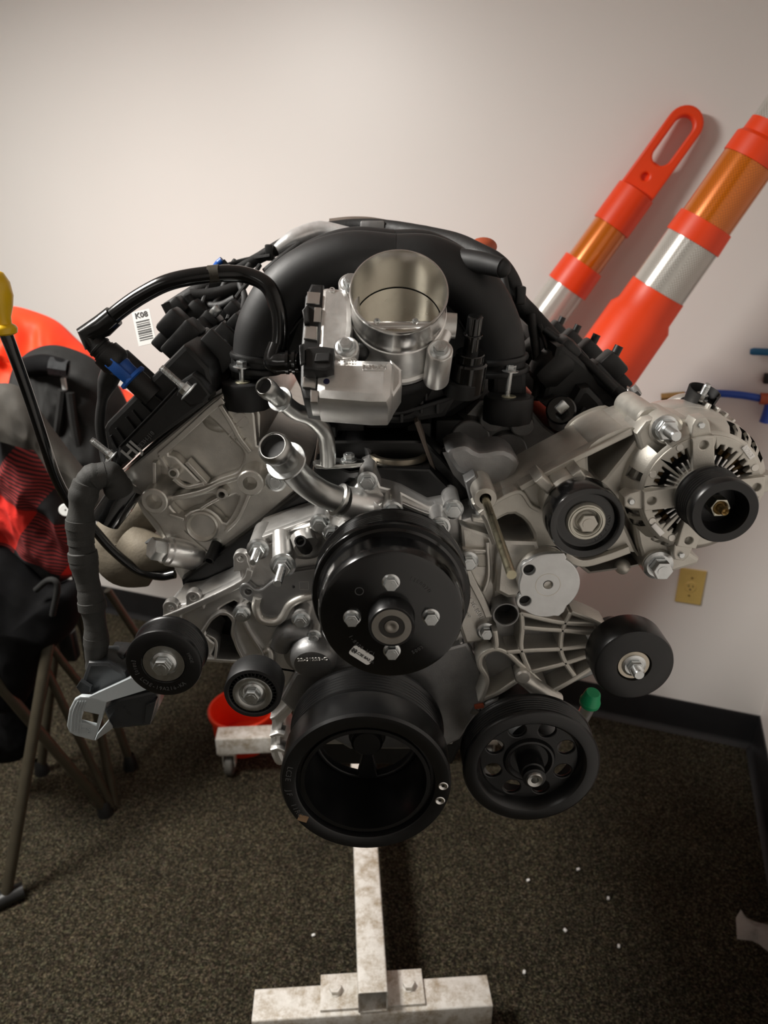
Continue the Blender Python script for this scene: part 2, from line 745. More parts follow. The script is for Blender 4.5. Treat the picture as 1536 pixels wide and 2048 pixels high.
# ------------------------------------------------------------------ room
RC = V((1.185, 1.832, 0))              # corner behind the engine, right
RD = V((-.9397, .342, 0)).normalized()  # along the back wall, to the left
RE = V((-RD.y, RD.x, 0)) * 1.0         # along the right wall, towards the camera
if RE.y > 0:
    RE = -RE
RWID, RDEP, RHGT = 5.6, 6.5, 2.5


def rp(a, b, z):
    return RC + RD * a + RE * b + V((0, 0, z))


def slab(name, pts, nrm, th, mat, kind='structure'):
    m = MB()
    n = V(nrm).normalized() * th
    m.hexa([V(p) + n for p in pts] + [V(p) for p in pts])
    return tag(m.build(name, mat, smooth=False), kind=kind)


slab('floor', [rp(-.1, -.1, 0), rp(RWID + .1, -.1, 0), rp(RWID + .1, RDEP + .1, 0), rp(-.1, RDEP + .1, 0)], (0, 0, -1), .1, M['carpet'])
slab('ceiling', [rp(-.1, -.1, RHGT), rp(RWID + .1, -.1, RHGT), rp(RWID + .1, RDEP + .1, RHGT), rp(-.1, RDEP + .1, RHGT)], (0, 0, 1), .1, M['ceiling'])
slab('wall_back', [rp(0, 0, 0), rp(RWID, 0, 0), rp(RWID, 0, RHGT), rp(0, 0, RHGT)], -RE, .1, M['wall'])
slab('wall_right', [rp(0, 0, 0), rp(0, RDEP, 0), rp(0, RDEP, RHGT), rp(0, 0, RHGT)], -RD, .1, M['wall'])
slab('wall_left', [rp(RWID, 0, 0), rp(RWID, RDEP, 0), rp(RWID, RDEP, RHGT), rp(RWID, 0, RHGT)], RD, .1, M['wall'])
slab('wall_front', [rp(0, RDEP, 0), rp(RWID, RDEP, 0), rp(RWID, RDEP, RHGT), rp(0, RDEP, RHGT)], RE, .1, M['wall'])


def baseboard(name, p0, p1, nrm):
    """vinyl cove base: upright face with a flared toe, swept between two floor points"""
    prof = [(0, .118), (.004, .117), (.006, .112), (.006, .022), (.010, .010), (.020, .003), (.024, 0), (0, 0)]
    m = MB()
    n = len(prof)
    vs = [V(p0) + V(nrm) * a + V((0, 0, z)) for a, z in prof] + [V(p1) + V(nrm) * a + V((0, 0, z)) for a, z in prof]
    fs = [(i, (i + 1) % n, n + (i + 1) % n, n + i) for i in range(n)] + [tuple(range(n)), tuple(range(2 * n - 1, n - 1, -1))]
    m.add(vs, fs)
    return tag(m.build(name, M['trim_black']), kind='structure')


baseboard('baseboard_back', rp(0.0, 0, 0), rp(RWID, 0, 0), RE)
baseboard('baseboard_right', rp(0, 0.0, 0), rp(0, RDEP, 0), RD)
# ------------------------------------------------------------------ engine: block, heads, front cover
engine = thing('engine', 'large V8 engine with silver throttle body and black pulleys on white stand', 'engine', (-.02, .98, .80))
FWD = V((0, -1, 0))


def projv(Y, z):
    d = CAM.z - z
    return 1024 + FPX * (d * CP - Y * SP) / (Y * CP + d * SP)


def ell(uL, uR, vT, vB, Y):
    """frame and radius of a front-facing disc at Y that fills this box of the photograph"""
    um, vm = (uL + uR) / 2, (vT + vB) / 2
    p = W(um, vm, Y)
    R = (uR - uL) / 2 * S(um, vm, Y)
    z = p.z
    for _ in range(12):
        e = (projv(Y, z + R) + projv(Y, z - R)) / 2 - vm
        z += e * S(um, vm, Y) * .9
    p = V((p.x, Y, z))
    return Fr(p, (1, 0, 0), (0, 0, 1)), R


def at(u, v, Y):
    return Fr(W(u, v, Y), (1, 0, 0), (0, 0, 1))


def boss(mb, u, v, Y, rpx, back, bore=0.0, ch=.0015, seg=24, flare=1.0):
    r = rpx * S(u, v, Y)
    f = at(u, v, Y)
    if bore:
        b = bore * S(u, v, Y)
        mb.lathe(f, [(0, -.016), (b * .8, -.016), (b, -.004), (b * 1.12, 0), (r - ch, 0), (r, -ch), (r * flare, -back)], seg)
    else:
        mb.lathe(f, [(0, 0), (r - ch, 0), (r, -ch), (r * flare, -back)], seg)
    return f


def plate_px(mb, Y, pts, th, holes=(), sm=0, bev=.0015):
    f = FY(Y)
    mb.plate(f, px(f, pts, sm), th, [px(f, h, s) for h, s in holes], bev)
    return f


# --- cylinder block (black painted)
m = MB()
plate_px(m, .800, [(362, 1160), (480, 1075), (600, 985), (632, 900), (660, 880), (850, 880), (885, 915), (960, 1000), (1030, 1100), (1010, 1280), (960, 1420), (905, 1530), (640, 1530), (592, 1440), (545, 1338), (425, 1322), (402, 1232), (372, 1210)], .46, bev=.004)
block = m.build('cylinder_block', M['black_paint'], engine)
# deck rails and valley walls beside the water outlet
m = MB()
for s in ([(640, 845), (626, 935), (616, 1000), (623, 1002), (634, 935), (648, 848)], [(836, 842), (868, 930), (884, 985), (879, 990), (861, 932), (829, 846)]):
    plate_px(m, .785, s, .30, bev=.001)
m.build('deck_rail', M['tan_label'], block)
m = MB()
plate_px(m, .765, [(632, 918), (700, 942), (745, 934), (860, 938), (905, 985), (860, 1000), (800, 985), (760, 965), (700, 960), (640, 1000), (618, 985)], .105, bev=.003)
m.build('front_deck', M['black_paint'], block)
# thermostat opening: ring lying on the deck, facing up
fr = Fr(W(797, 912, .808) + V((0, 0, .0035)), (1, 0, 0), (0, 1, 0))
m = MB()
r = 62 * S(797, 917, .80)
m.lathe(fr, [(r * .74, -.03), (r * .74, -.002), (r * .80, .002), (r * .97, .002), (r, -.001), (r, -.004)], 40)
m.lathe(fr, [(0, -.018), (r * .74, -.018)], 40)
m.build('thermostat_seat', simple('bronze_machined_ring', lin(.20, .175, .135), .35, .9, 60, .1), block)
m = MB()
m.tube([W(730, 905, .80), W(755, 893, .82), W(790, 880, .86)], .006)
m.box(W(735, 880, .86), (.03, .02, .02), bev=.004)
m.build('valley_sensor', M['cast_dark'], block)
for (u, v, Y, sx, sy, sz) in [(690, 850, .86, .05, .04, .03), (770, 845, .88, .05, .05, .03), (835, 860, .88, .03, .08, .04), (905, 850, .90, .05, .08, .035), (660, 880, .84, .02, .06, .05)]:
    m = MB()
    m.box(W(u, v, Y), (sx, sy, sz), bev=.004)
    m.build('valley_cover_block', M['plastic_matte'], block)

# --- left cylinder head
HY = .835
m = MB()
hf = plate_px(m, HY, [(232, 950), (425, 790), (470, 770), (505, 788), (522, 830), (520, 890), (575, 915), (620, 935), (612, 975), (596, 988), (518, 1052), (430, 1125), (365, 1167), (345, 1120), (320, 1075), (285, 1030), (262, 985)], .42, bev=.004)
head = m.build('cylinder_head', M['cast'], engine)
# raised layer that leaves the smooth panel and the pockets recessed
m = MB()
f = FY(HY - .018)
m.plate(f, px(f, [(240, 950), (330, 876), (425, 797), (462, 778), (495, 792), (510, 830), (515, 890), (560, 915), (600, 940), (596, 980), (518, 1046), (430, 1118), (375, 1150), (340, 1095), (315, 1050), (280, 1010)]), .019,
        [px(f, [(338, 905), (372, 868), (408, 834), (436, 852), (462, 880), (486, 908), (476, 940), (440, 955), (408, 966), (375, 936), (352, 914)], 3),
         px(f, [(318, 972), (316, 932), (336, 942), (362, 962), (392, 974), (360, 988), (340, 992)], 2),
         px(f, [(340, 1006), (380, 998), (424, 988), (440, 1002), (472, 990), (474, 1008), (452, 1045), (436, 1030), (412, 1016), (380, 1022), (362, 1032)], 3)], .003)
m.build('face_layer', M['cast'], head)
m = MB()
rib(m, hf, [(318, 912), (360, 875), (420, 820), (446, 800)], 13, .016, h=.022)
m.build('casting_rib', M['cast'], head)
m = MB()
rib(m, hf, [(440, 812), (462, 848), (480, 880), (500, 905)], 10, .022, h=.026)
m.build('casting_rib', M['cast'], head)
m = MB()
rib(m, hf, [(318, 912), (338, 945)], 7, .016, h=.022)
m.build('casting_rib', M['cast'], head)
m = MB()
rib(m, hf, [(346, 958), (372, 975), (408, 968)], 8, .018, h=.024)
m.build('casting_rib', M['cast'], head)
m = MB()
rib(m, hf, [(330, 1000), (400, 985), (440, 968), (480, 955)], 9, .022, h=.028)
m.build('casting_rib', M['cast'], head)
m = MB()
rib(m, hf, [(372, 925), (400, 955), (412, 968)], 9, .018, h=.022)
m.build('casting_rib', M['cast'], head)
m = MB()
rib(m, hf, [(308, 925), (308, 980)], 8, .022, h=.028)
m.build('casting_rib', M['cast'], head)
m = MB()
rib(m, hf, [(500, 985), (478, 1035), (450, 1065)], 8, .022, h=.028)
m.build('casting_rib', M['cast'], head)
m = MB()
rib(m, hf, [(338, 1030), (368, 1040)], 7, .018, h=.024)
m.build('casting_rib', M['cast'], head)
m = MB()
rib(m, hf, [(448, 992), (415, 1010), (400, 1020)], 7, .018, h=.022)
m.build('casting_rib', M['cast'], head)
# the two large threaded bosses, small bosses, core plug
for (u, v, r_, b_, fw, bk) in [(308, 1003, 27, 15, .045, .06), (500, 967, 27, 13, .050, .08), (346, 947, 12, 6, .032, .04), (443, 990, 12.5, 6, .034, .045)]:
    m = MB()
    boss(m, u, v, HY - fw, r_, bk, bore=b_, flare=1.25)
    m.build('threaded_boss', M['cast'], head)
m = MB()
f = at(404, 1054, HY - .022)
r = 32 * S(404, 1054, HY)
m.lathe(f, [(0, -.0095), (r * .60, -.010), (r * .70, -.008), (r * .80, .0), (r * .9, .002), (r * 1.0, .0), (r * 1.08, -.02)], 40)
m.build('core_plug', M['cast'], head)
m = MB()
f = axis_frame(W(360, 1110, HY - .03), V((.35, -.75, .2)))
m.hexa([W(318, 1085, HY - .02), W(368, 1062, HY - .02), W(430, 1118, HY - .02), W(367, 1165, HY - .02), W(318, 1085, HY + .05), W(368, 1062, HY + .05), W(430, 1118, HY + .05), W(367, 1165, HY + .05)])
m.build('machined_foot', M['cast'], head)
m = MB()
f = axis_frame(W(352, 1105, HY - .03), V((-.55, -.45, .35)))
m.cyl(f, .0185, -.03, .012, 28, .002)
m.cyl(f, .0165, .012, .018, 28, .001)
m.build('solenoid_body', M['cast_bright'], head)
m = MB()
m.plate(f.up(.034), circ(0, 0, .0145, 6), .018, bev=.0015)
m.build('hex_plug', M['steel'], head)
m = MB()
m.tube([W(436, 1078, HY - .01), W(433, 1090, HY - .02)], .0075)
m.build('fitting', M['zinc'], head)
m = MB()
m.tube([W(433, 1088, HY - .02), W(425, 1108, HY - .035), W(418, 1122, HY - .045)], .0068, hollow=.7, smooth=False)
m.build('drain_tube', M['plastic'], head)
# intake side flank with cast marks
m = MB()
f = FY(HY - .003)
ftx = Fr(W(482, 842, HY - .019), (.75, 0, .66), (-.66, 0, .75))
m.lathe(ftx, [(.0085, -.001), (.0085, .0008), (.0098, .0008), (.0098, -.001)], 28)
m.box(ftx.w(0, 0, 0), (.015, .002, .0016), ftx.x, ftx.y)
rr = Fr(W(468, 862, HY - .019), (.75, 0, .66), (-.66, 0, .75))
m.box(rr.w(0, 0, 0), (.018, .002, .0018), rr.x, rr.y)
m.box(rr.w(.004, -.006, 0), (.002, .012, .0018), rr.x, rr.y)
random.seed(3)
for i in range(9):
    m.sphere(W(462 + random.random() * 30, 868 + random.random() * 20, HY - .019), .0012, 8, 5)
m.build('cast_mark', M['cast'], head)
m = MB()
m.hexa([W(418, 793, .83), W(462, 765, .83), W(482, 795, .83), W(445, 830, .83), W(428, 772, .90), W(472, 750, .90), W(492, 780, .90), W(455, 815, .90)])
m.build('gasket_ledge', M['cast_bright'], head)
m = MB()
f = axis_frame(W(440, 838, HY - .002), V((-.5, -.7, .3)))
m.sphere(W(440, 836, HY), .022, 20, 12, (1, .6, .8))
m.build('cast_swelling', M['cast'], head)
bolt(head, W(552, 962, HY - .045), V((0, -1, .05)), .0075, M['zinc'], flange=1.7, shaft=.05)
# steel coolant stub on the outer corner
m = MB()
m.tube([W(292, 945, HY + .01), W(272, 968, HY - .005), W(250, 990, HY - .02)], .0125, smooth=False)
m.build('tube_stub', M['cast'], head)

# --- right cylinder head (mostly behind the alternator bracket)
m = MB()
hr = plate_px(m, .875, [(905, 860), (960, 800), (1040, 790), (1090, 850), (1260, 980), (1240, 1060), (1130, 1160), (1010, 1090), (935, 1010), (890, 960)], .40, bev=.004)
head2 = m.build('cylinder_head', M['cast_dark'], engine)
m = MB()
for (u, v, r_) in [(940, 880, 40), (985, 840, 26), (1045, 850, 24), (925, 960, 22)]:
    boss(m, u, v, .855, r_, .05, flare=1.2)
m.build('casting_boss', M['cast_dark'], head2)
m = MB()
rib(m, hr, [(880, 905), (930, 870), (975, 865)], 8, .02, h=.014)
m.build('casting_rib', M['cast_dark'], head2)
m = MB()
rib(m, hr, [(960, 880), (1010, 830), (1060, 815)], 10, .02, h=.012)
m.build('casting_rib', M['cast_dark'], head2)
m = MB()
rib(m, hr, [(900, 930), (905, 980), (940, 1020)], 9, .02, h=.014)
m.build('casting_rib', M['cast_dark'], head2)
m = MB()
boss(m, 1015, 905, .862, 40, .05, flare=1.15)
m.hexa([W(885, 905, .80), W(950, 895, .80), W(985, 960, .80), W(935, 1010, .80), W(885, 895, .88), W(950, 885, .88), W(985, 950, .88), W(935, 1000, .88)])
m.build('inboard_flank', M['cast_dark'], head2)

# --- front (timing) cover, bright die casting
CY = .738
m = MB()
arch = [(413, 1262), (428, 1238), (447, 1230), (462, 1245), (460, 1270), (470, 1295), (478, 1318), (425, 1318), (432, 1290), (420, 1278)]
tri = [(440, 1218), (468, 1203), (474, 1212), (462, 1225), (445, 1226)]
cover_out = [(322, 1238), (345, 1212), (385, 1205), (440, 1181), (480, 1158), (478, 1135), (492, 1110), (500, 1088), (512, 1074), (560, 1056), (623, 1036), (655, 1020), (690, 1000), (712, 968), (722, 946), (737, 940), (752, 947), (762, 972), (782, 977), (803, 984), (857, 1012), (890, 1006), (908, 1000), (925, 1018), (924, 1040), (958, 1028), (975, 1035), (1005, 1072), (1035, 1090), (1038, 1200), (1000, 1210), (990, 1260), (975, 1290), (940, 1310), (955, 1400), (905, 1490), (640, 1490), (595, 1420), (555, 1345), (500, 1330), (410, 1325), (396, 1290), (360, 1262)]
cf = plate_px(m, CY, cover_out, .06, [(arch, 3), (tri, 2)], bev=.003)
cover = m.build('front_cover', M['cast_bright'], engine)
# rails along the upper left edge, edge of the long arm, arches of the left arm
m = MB()
rib(m, cf, [(506, 1084), (560, 1064), (632, 1038)], 7, .012, h=.008)
m.build('casting_rib', M['cast_bright'], cover)
m = MB()
rib(m, cf, [(516, 1098), (570, 1077), (634, 1052)], 5, .012, h=.006)
m.build('casting_rib', M['cast_bright'], cover)
m = MB()
rib(m, cf, [(328, 1238), (400, 1208), (485, 1166), (500, 1140)], 13, .016, h=.008)
m.build('casting_rib', M['cast_bright'], cover)
m = MB()
rib(m, cf, [(400, 1272), (412, 1254), (424, 1238), (446, 1226), (466, 1238), (466, 1262), (472, 1290), (485, 1318)], 7, .016, h=.008)
m.build('casting_rib', M['cast_bright'], cover)
m = MB()
rib(m, cf, [(412, 1270), (432, 1284), (430, 1320)], 6, .016, h=.008)
m.build('casting_rib', M['cast_bright'], cover)
m = MB()
rib(m, cf, [(395, 1318), (450, 1322), (500, 1326)], 7, .016, h=.008)
m.build('casting_rib', M['cast_bright'], cover)
m = MB()
rib(m, cf, [(485, 1240), (500, 1270), (520, 1300), (530, 1325)], 7, .016, h=.006)
m.build('casting_rib', M['cast_bright'], cover)
m = MB()
rib(m, cf, [(470, 1235), (480, 1215), (497, 1200)], 8, .016, h=.008)
m.build('casting_rib', M['cast_bright'], cover)
m = MB()
rib(m, cf, [(645, 1055), (690, 1045), (740, 1000)], 9, .018, h=.010)
m.build('casting_rib', M['cast_bright'], cover)
m = MB()
rib(m, cf, [(735, 990), (742, 1020), (775, 1035)], 7, .018, h=.008)
m.build('casting_rib', M['cast_bright'], cover)
m = MB()
rib(m, cf, [(795, 1005), (850, 1028), (900, 1040)], 9, .018, h=.010)
m.build('casting_rib', M['cast_bright'], cover)
m = MB()
rib(m, cf, [(540, 1290), (560, 1262), (600, 1240)], 6, .012, h=.006)
m.build('casting_rib', M['cast_bright'], cover)
m = MB()
rib(m, cf, [(922, 1285), (935, 1320), (945, 1370)], 6, .016, h=.008)
m.build('casting_rib', M['cast_bright'], cover)
m = MB()
rib(m, cf, [(905, 1290), (925, 1335), (938, 1380)], 5, .012, h=.006)
m.build('casting_rib', M['cast_bright'], cover)
# ears
for (u, v, r_) in [(340, 1216, 15), (386, 1196, 15), (481, 1118, 15)]:
    m = MB()
    f = FY(CY - .006)
    c = f.hit(u, v)
    sc_ = S(u, v, CY)
    pts = circ(c[0], c[1], r_ * sc_, 24)
    tail = px(f, [(u - 14, v + 26), (u + 22, v + 22)])
    outl = [p for p in pts if p[1] > c[1] - r_ * sc_ * .35]
    outl.sort(key=lambda p: -math.atan2(p[1] - c[1] + r_ * sc_ * .5, p[0] - c[0]))
    m.plate(f, outl + [tail[1], tail[0]], .012, [circ(c[0], c[1], 5.5 * sc_, 14)], .0012)
    m.build('ear', M['cast_bright'], cover)
# bosses and bolts
def bossbolt(u, v, r_, Yf, hexr, stud=0.0, mat='cast_bright', dy=0.0, hh=None, fl=1.5, studr=None, back=.05):
    mm = MB()
    boss(mm, u, v, Yf, r_, back, flare=1.1)
    mm.build('bolt_boss', M[mat], cover)
    bolt(cover, W(u, v, Yf), FWD, hexr, M['zinc'], stud=stud, hh=hh, flange=fl, studr=studr)


for a in [(516, 1098, 21, .722, .0085, .024), (566, 1130, 21, .700, .0095, .032), (640, 1046, 17, .722, .0075, 0), (664, 1066, 16, .715, .0072, 0),
          (735, 962, 17, .720, .0075, 0), (786, 1022, 19, .700, .0075, .006), (879, 1053, 18, .700, .0078, .006), (906, 1018, 17, .722, .0078, 0),
          (484, 1227, 16, .722, .0070, 0), (602, 1238, 17, .715, .0074, 0), (936, 1122, 19, .710, .0078, 0), (972, 1262, 17, .715, .0074, 0), (628, 1272, 12, .722, .006, 0)]:
    bossbolt(*a)
# boss barrels behind the studs
m = MB()
m.tube([W(562, 1066, .735), W(566, 1128, .705)], [.010, .0115], seg=20)
m.tube([W(604, 1070, .73), W(612, 1090, .72)], .014, seg=16)
m.tube([W(700, 1075, .72), W(760, 1010, .73)], .02, seg=16)
m.sphere(W(610, 1085, .742), .026, 20, 12, (1, .5, .8))
m.build('cast_swelling', M['cast_bright'], cover)
# black sensor poking out
m = MB()
m.tube([W(612, 1094, .735), W(600, 1082, .700)], [.009, .0065], smooth=False, hollow=.72)
m.build('sensor', M['plastic'], cover)
# side cover plate with rolled edge
m = MB()
f = FY(.728)
m.plate(f, px(f, [(478, 1180), (484, 1168), (498, 1168), (510, 1178), (524, 1178), (548, 1160), (592, 1143), (660, 1142), (690, 1200), (640, 1205), (610, 1200), (585, 1215), (570, 1243), (548, 1256), (525, 1250), (512, 1230), (500, 1205), (486, 1198)], 2), .010, [hole(f, 496, 1184, 6)], .002)
pl = m.build('side_cover_plate', simple('grey_gasket_plate', lin(.30, .30, .30), .45, .8, 50, .08, .1, 600), cover)
m = MB()
m.tube([W(515, 1195, .727), W(512, 1215, .727), W(522, 1237, .727), W(547, 1243, .727), W(566, 1233, .727), W(582, 1208, .727), W(616, 1193, .727), W(660, 1192, .727)], .0052, seg=10)
m.build('rolled_edge', M['cast'], pl)
m = MB()
q = Fr(W(608, 1171, .7275), (1, 0, 0), (0, 0, 1))
for (x0, y0, sx, sy) in ((0, .0052, .011, .0004), (0, -.0052, .011, .0004), (.0053, 0, .0004, .0108), (-.0053, 0, .0004, .0108)):
    m.box(q.w(x0, y0), (sx, sy, .0006), q.x, q.y)
m.build('stamped_square', M['cast_bright'], pl)
m = MB()
m.sphere(W(587, 1174, .7275), .0016, 10, 6)
m.build('paint_dot', M['ink'], pl)
# oil filter neck at lower left
m = MB()
f = Fr(W(625, 1335, .705), (1, 0, 0), (0, -.25, 1))
m.lathe(f, [(0, -.004), (.022, -.004), (.0265, -.008), (.028, -.014), (.028, -.05)], 40)
m.tube([W(560, 1290, .74), W(580, 1262, .735), W(625, 1262, .735)], .014, seg=16)
m.sphere(W(618, 1300, .745), .033, 24, 14, (1, .6, 1))
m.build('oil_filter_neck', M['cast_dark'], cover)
m = MB()
m.text(Fr(W(625, 1319, .698), (1, 0, .05), (0, -.25, 1)), '22-51223-C', .0072, .0005)
m.build('cast_lettering', M['cast'], cover)
m = MB()
m.tube([W(516, 1312, .74), W(540, 1300, .735), W(545, 1330, .73)], .004)
m.build('cast_edge', M['cast'], cover)
# lower part of the cover, darker casting beside the crank
m = MB()
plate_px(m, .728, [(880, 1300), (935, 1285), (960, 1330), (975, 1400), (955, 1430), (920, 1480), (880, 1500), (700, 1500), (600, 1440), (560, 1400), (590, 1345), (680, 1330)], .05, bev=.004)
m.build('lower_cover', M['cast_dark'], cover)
m = MB()
f = plate_px(m, .722, [(920, 1050), (1000, 1075), (1004, 1130), (985, 1220), (985, 1262), (965, 1285), (930, 1290), (900, 1200), (925, 1110)], .05, bev=.004)
rib(m, f, [(930, 1135), (945, 1165), (968, 1210), (978, 1235)], 15, .016, h=.010)
rib(m, f, [(945, 1040), (985, 1050), (1003, 1080)], 9, .014, h=.008)
rib(m, f, [(925, 1100), (980, 1103)], 6, .014, h=.006)
rib(m, f, [(975, 1085), (978, 1150), (968, 1185)], 8, .014, h=.008)
pd = m.build('pump_side_casting', M['cast'], cover)
m = MB()
m.text(Fr(W(950, 1215, .7215), (.5, 0, -.86), (.86, 0, .5)), 'LC3G-8501', .0075, .0006)
m.text(Fr(W(935, 1228, .7215), (.5, 0, -.86), (.86, 0, .5)), '1007', .0065, .0006)
m.build('cast_lettering', M['cast_bright'], cover)
m = MB()
plate_px(m, .7205, [(948, 1108), (978, 1108), (975, 1135), (955, 1135)], .02, bev=.002)
plate_px(m, .7205, [(985, 1130), (1010, 1095), (1045, 1085), (1040, 1190), (1010, 1210), (985, 1200)], .03, bev=.003)
m.build('pump_foot', M['cast_warm'], cover)
# grey casting low on the left, by the crank
m = MB()
plate_px(m, .805, [(541, 1402), (560, 1388), (590, 1392), (585, 1425), (566, 1450), (562, 1495), (572, 1528), (552, 1532), (540, 1505), (543, 1450)], .10, sm=3, bev=.006)
m.build('oil_pan_corner', M['cast_bright'], engine)
for q in ([(542, 1440), (556, 1432), (585, 1402)], [(541, 1475), (555, 1470), (568, 1472)], [(542, 1503), (556, 1500), (570, 1505)]):
    m = MB()
    rib(m, FY(.803), q, 9, .02, h=.005)
    m.build('oil_pan_rib', M['cast_bright'], bpy.data.objects['oil_pan_corner'])
# ------------------------------------------------------------------ pulleys
def grooves(prof, r0, h0, h1, n, dep):
    """appends n V-grooves between heights h0>h1 (front to back)"""
    s = (h0 - h1) / n
    for i in range(n):
        a = h0 - s * i
        prof.append((r0, a))
        prof.append((r0, a - s * .22))
        prof.append((r0 - dep, a - s * .5))
        prof.append((r0 - dep, a - s * .62))
    prof.append((r0, h1))
    return prof


# crank damper
f, R = ell(559, 903, 1434, 1694, .612)
m = MB()
pr = [(R * .70, -.088), (R * .70, -.02), (R * .715, -.004), (R * .76, -.004), (R * .77, -.0075), (R * .80, -.0075), (R * .815, -.001), (R * .83, 0), (R * .975, 0), (R, -.003), (R, -.040), (R * .985, -.043), (R * .93, -.043), (R * .93, -.050)]
grooves(pr, R * .965, -.052, -.084, 6, .0028)
pr += [(R * .985, -.086), (R * .985, -.090), (R * .70, -.090)]
m.lathe(f, pr, 96)
crank = m.build('crank_damper', M['satin_black'], engine)
m = MB()
fb = f.up(-.080)
outer = circ(0, 0, R * .705, 60)


def sector(r0, r1, a0, a1, n=10):
    return [(r1 * math.cos(a0 + (a1 - a0) * i / n), r1 * math.sin(a0 + (a1 - a0) * i / n)) for i in range(n + 1)] + \
           [(r0 * math.cos(a1 - (a1 - a0) * i / n), r0 * math.sin(a1 - (a1 - a0) * i / n)) for i in range(n + 1)]


D = math.radians
m.plate(fb, outer, .012, [sector(R * .24, R * .64, D(-78), D(26)), sector(R * .24, R * .64, D(44), D(136)), sector(R * .24, R * .64, D(154), D(258))], .002)
m.cyl(f, R * .20, -.085, -.066, 32, .003)
m.build('damper_spokes', M['satin_black'], crank)
for a in (D(-1), D(-15)):
    m = MB()
    p = f.w(R * .905 * math.cos(a), R * .905 * math.sin(a), 0)
    m.lathe(Fr(p, f.x, f.y), [(0, -.0002), (.0036, .0002), (.0046, .0008), (.0056, .0004)], 20)
    m.build('balance_hole', M['machined'], crank)
m = MB()
a = D(214)
fl = Fr(f.w(R * .905 * math.cos(a), R * .905 * math.sin(a), .0002), (.93, 0, -.36), (.36, 0, .93))
m.box(fl.w(0, 0), (.011, .009, .0006), fl.x, fl.y)
m.build('label', M['gold_label'], crank)


def arc_text(name, parent, fr, s, size, r, amid, mat, step=None, flip=False, h=.0004):
    mb = MB()
    step = step or size * .62 / r
    n = len(s)
    for i, ch in enumerate(s):
        if ch == ' ':
            continue
        k = i - (n - 1) / 2
        a_ = amid + (k if flip else -k) * step
        rad = V((math.cos(a_), math.sin(a_)))
        tan = V((math.sin(a_), -math.cos(a_)))
        if flip:
            tan, up = -tan, -rad
        else:
            up = rad
        ff = Fr(fr.w(rad.x * r, rad.y * r, h), fr.x * tan.x + fr.y * tan.y, fr.x * up.x + fr.y * up.y)
        mb.text(ff, ch, size, .0002)
    return mb.build(name, mat, parent)


arc_text('etched_lettering', crank, f, 'LC3E  JF  11RC', .0085, R * .905, D(187), M['etch'], flip=True)

# water pump pulley
f, R = ell(620, 937, 1032, 1345, .652)
# centre taken from the bolt circle
cx = W(783, 1232, .606)
f = Fr(V((W(778, 1190, .655).x + .002, .652, 1.1945)), (1, 0, 0), (0, 0, 1))
m = MB()
pr = [(0, .046), (R * .80, .046), (R * .845, .0445), (R * .872, .040), (R * .885, .034), (R * .89, .012), (R * .90, .006), (R * .93, .004), (R * .985, .004), (R, .002), (R, -.002), (R * .985, -.0035)]
grooves(pr, R * .975, -.004, -.030, 6, .0026)
pr += [(R * 1.0, -.031), (R * 1.0, -.034), (R * .98, -.036), (R * .6, -.036)]
m.lathe(f, pr, 96)
wp = m.build('water_pump_pulley', M['gloss_black'], engine)
ff = f.up(.046)
m = MB()
m.lathe(ff, [(.0235, -.001), (.0228, .001), (.0222, .018), (.0212, .0195), (.0196, .0195), (.0196, .018)], 48)
m.build('hub', M['satin_black'], wp)
m = MB()
m.lathe(ff, [(.0197, .017), (.0192, .0195), (.0128, .0195), (.0122, .0185)], 48)
m.build('bearing_ring', M['bearing'], wp)
m = MB()
m.lathe(ff, [(.0124, .0185), (.0075, .0185), (.0072, .017)], 40)
m.build('bearing_seal', M['dark_seal'], wp)
m = MB()
m.lathe(ff, [(.0072, .015), (.0070, .0190), (.0055, .0192), (.0022, .0190), (0, .0182)], 32)
m.build('shaft_end', M['bearing'], wp)
for a in (90, 180, 0, -90):
    p = ff.w(.0385 * math.cos(D(a + 1)), .0385 * math.sin(D(a + 1)), 0)
    bolt(wp, p, FWD, .0072, M['zinc'], flange=1.22, hh=.006)
m = MB()
a0 = D(236)
fl = Fr(ff.w(.053 * math.cos(a0), .053 * math.sin(a0), .0005), (.80, 0, -.60), (.60, 0, .80))
rr = []
for (cx_, cy_, s0) in ((.0095, .0032, 0), (-.0095, .0032, 90), (-.0095, -.0032, 180), (.0095, -.0032, 270)):
    for k in range(5):
        rr.append((cx_ + .003 * math.cos(D(s0 + k * 22.5)), cy_ + .003 * math.sin(D(s0 + k * 22.5))))
m.plate(fl, rr, .0006, bev=.0001)
m.build('label', M['white_label'], wp)
m = MB()
m.text(fl.up(.0002).__class__(fl.w(.004, 0, .0003), fl.x, fl.y), 'LC3E 8A5 JA', .0042, .00015, bold=True)
for i in range(5):
    for j in range(5):
        if (i * 7 + j * 5 + i * j) % 3:
            m.box(fl.w(-.0095 + (i - 2) * .001, (j - 2) * .001, .0003), (.001, .001, .0003), fl.x, fl.y)
m.build('label_print', M['ink'], wp)
arc_text('etched_lettering', wp, ff, '1350070', .006, .046, D(52), M['etch'])
arc_text('etched_lettering', wp, ff, '1-8509-LC1', .0055, .046, D(228), M['etch'], flip=True)
arc_text('etched_lettering', wp, ff, '5003', .0055, .046, D(305), M['etch'], flip=True)
m = MB()
e0 = Fr(ff.w(-.031, .0285, .0003), (.8, 0, .6), (-.6, 0, .8))
m.lathe(Fr(e0.o, e0.x * 1, e0.y), [(.0036, 0), (.0036, .0003), (.0044, .0003), (.0044, 0)], 24)
m.build('etched_emblem', M['etch'], wp)

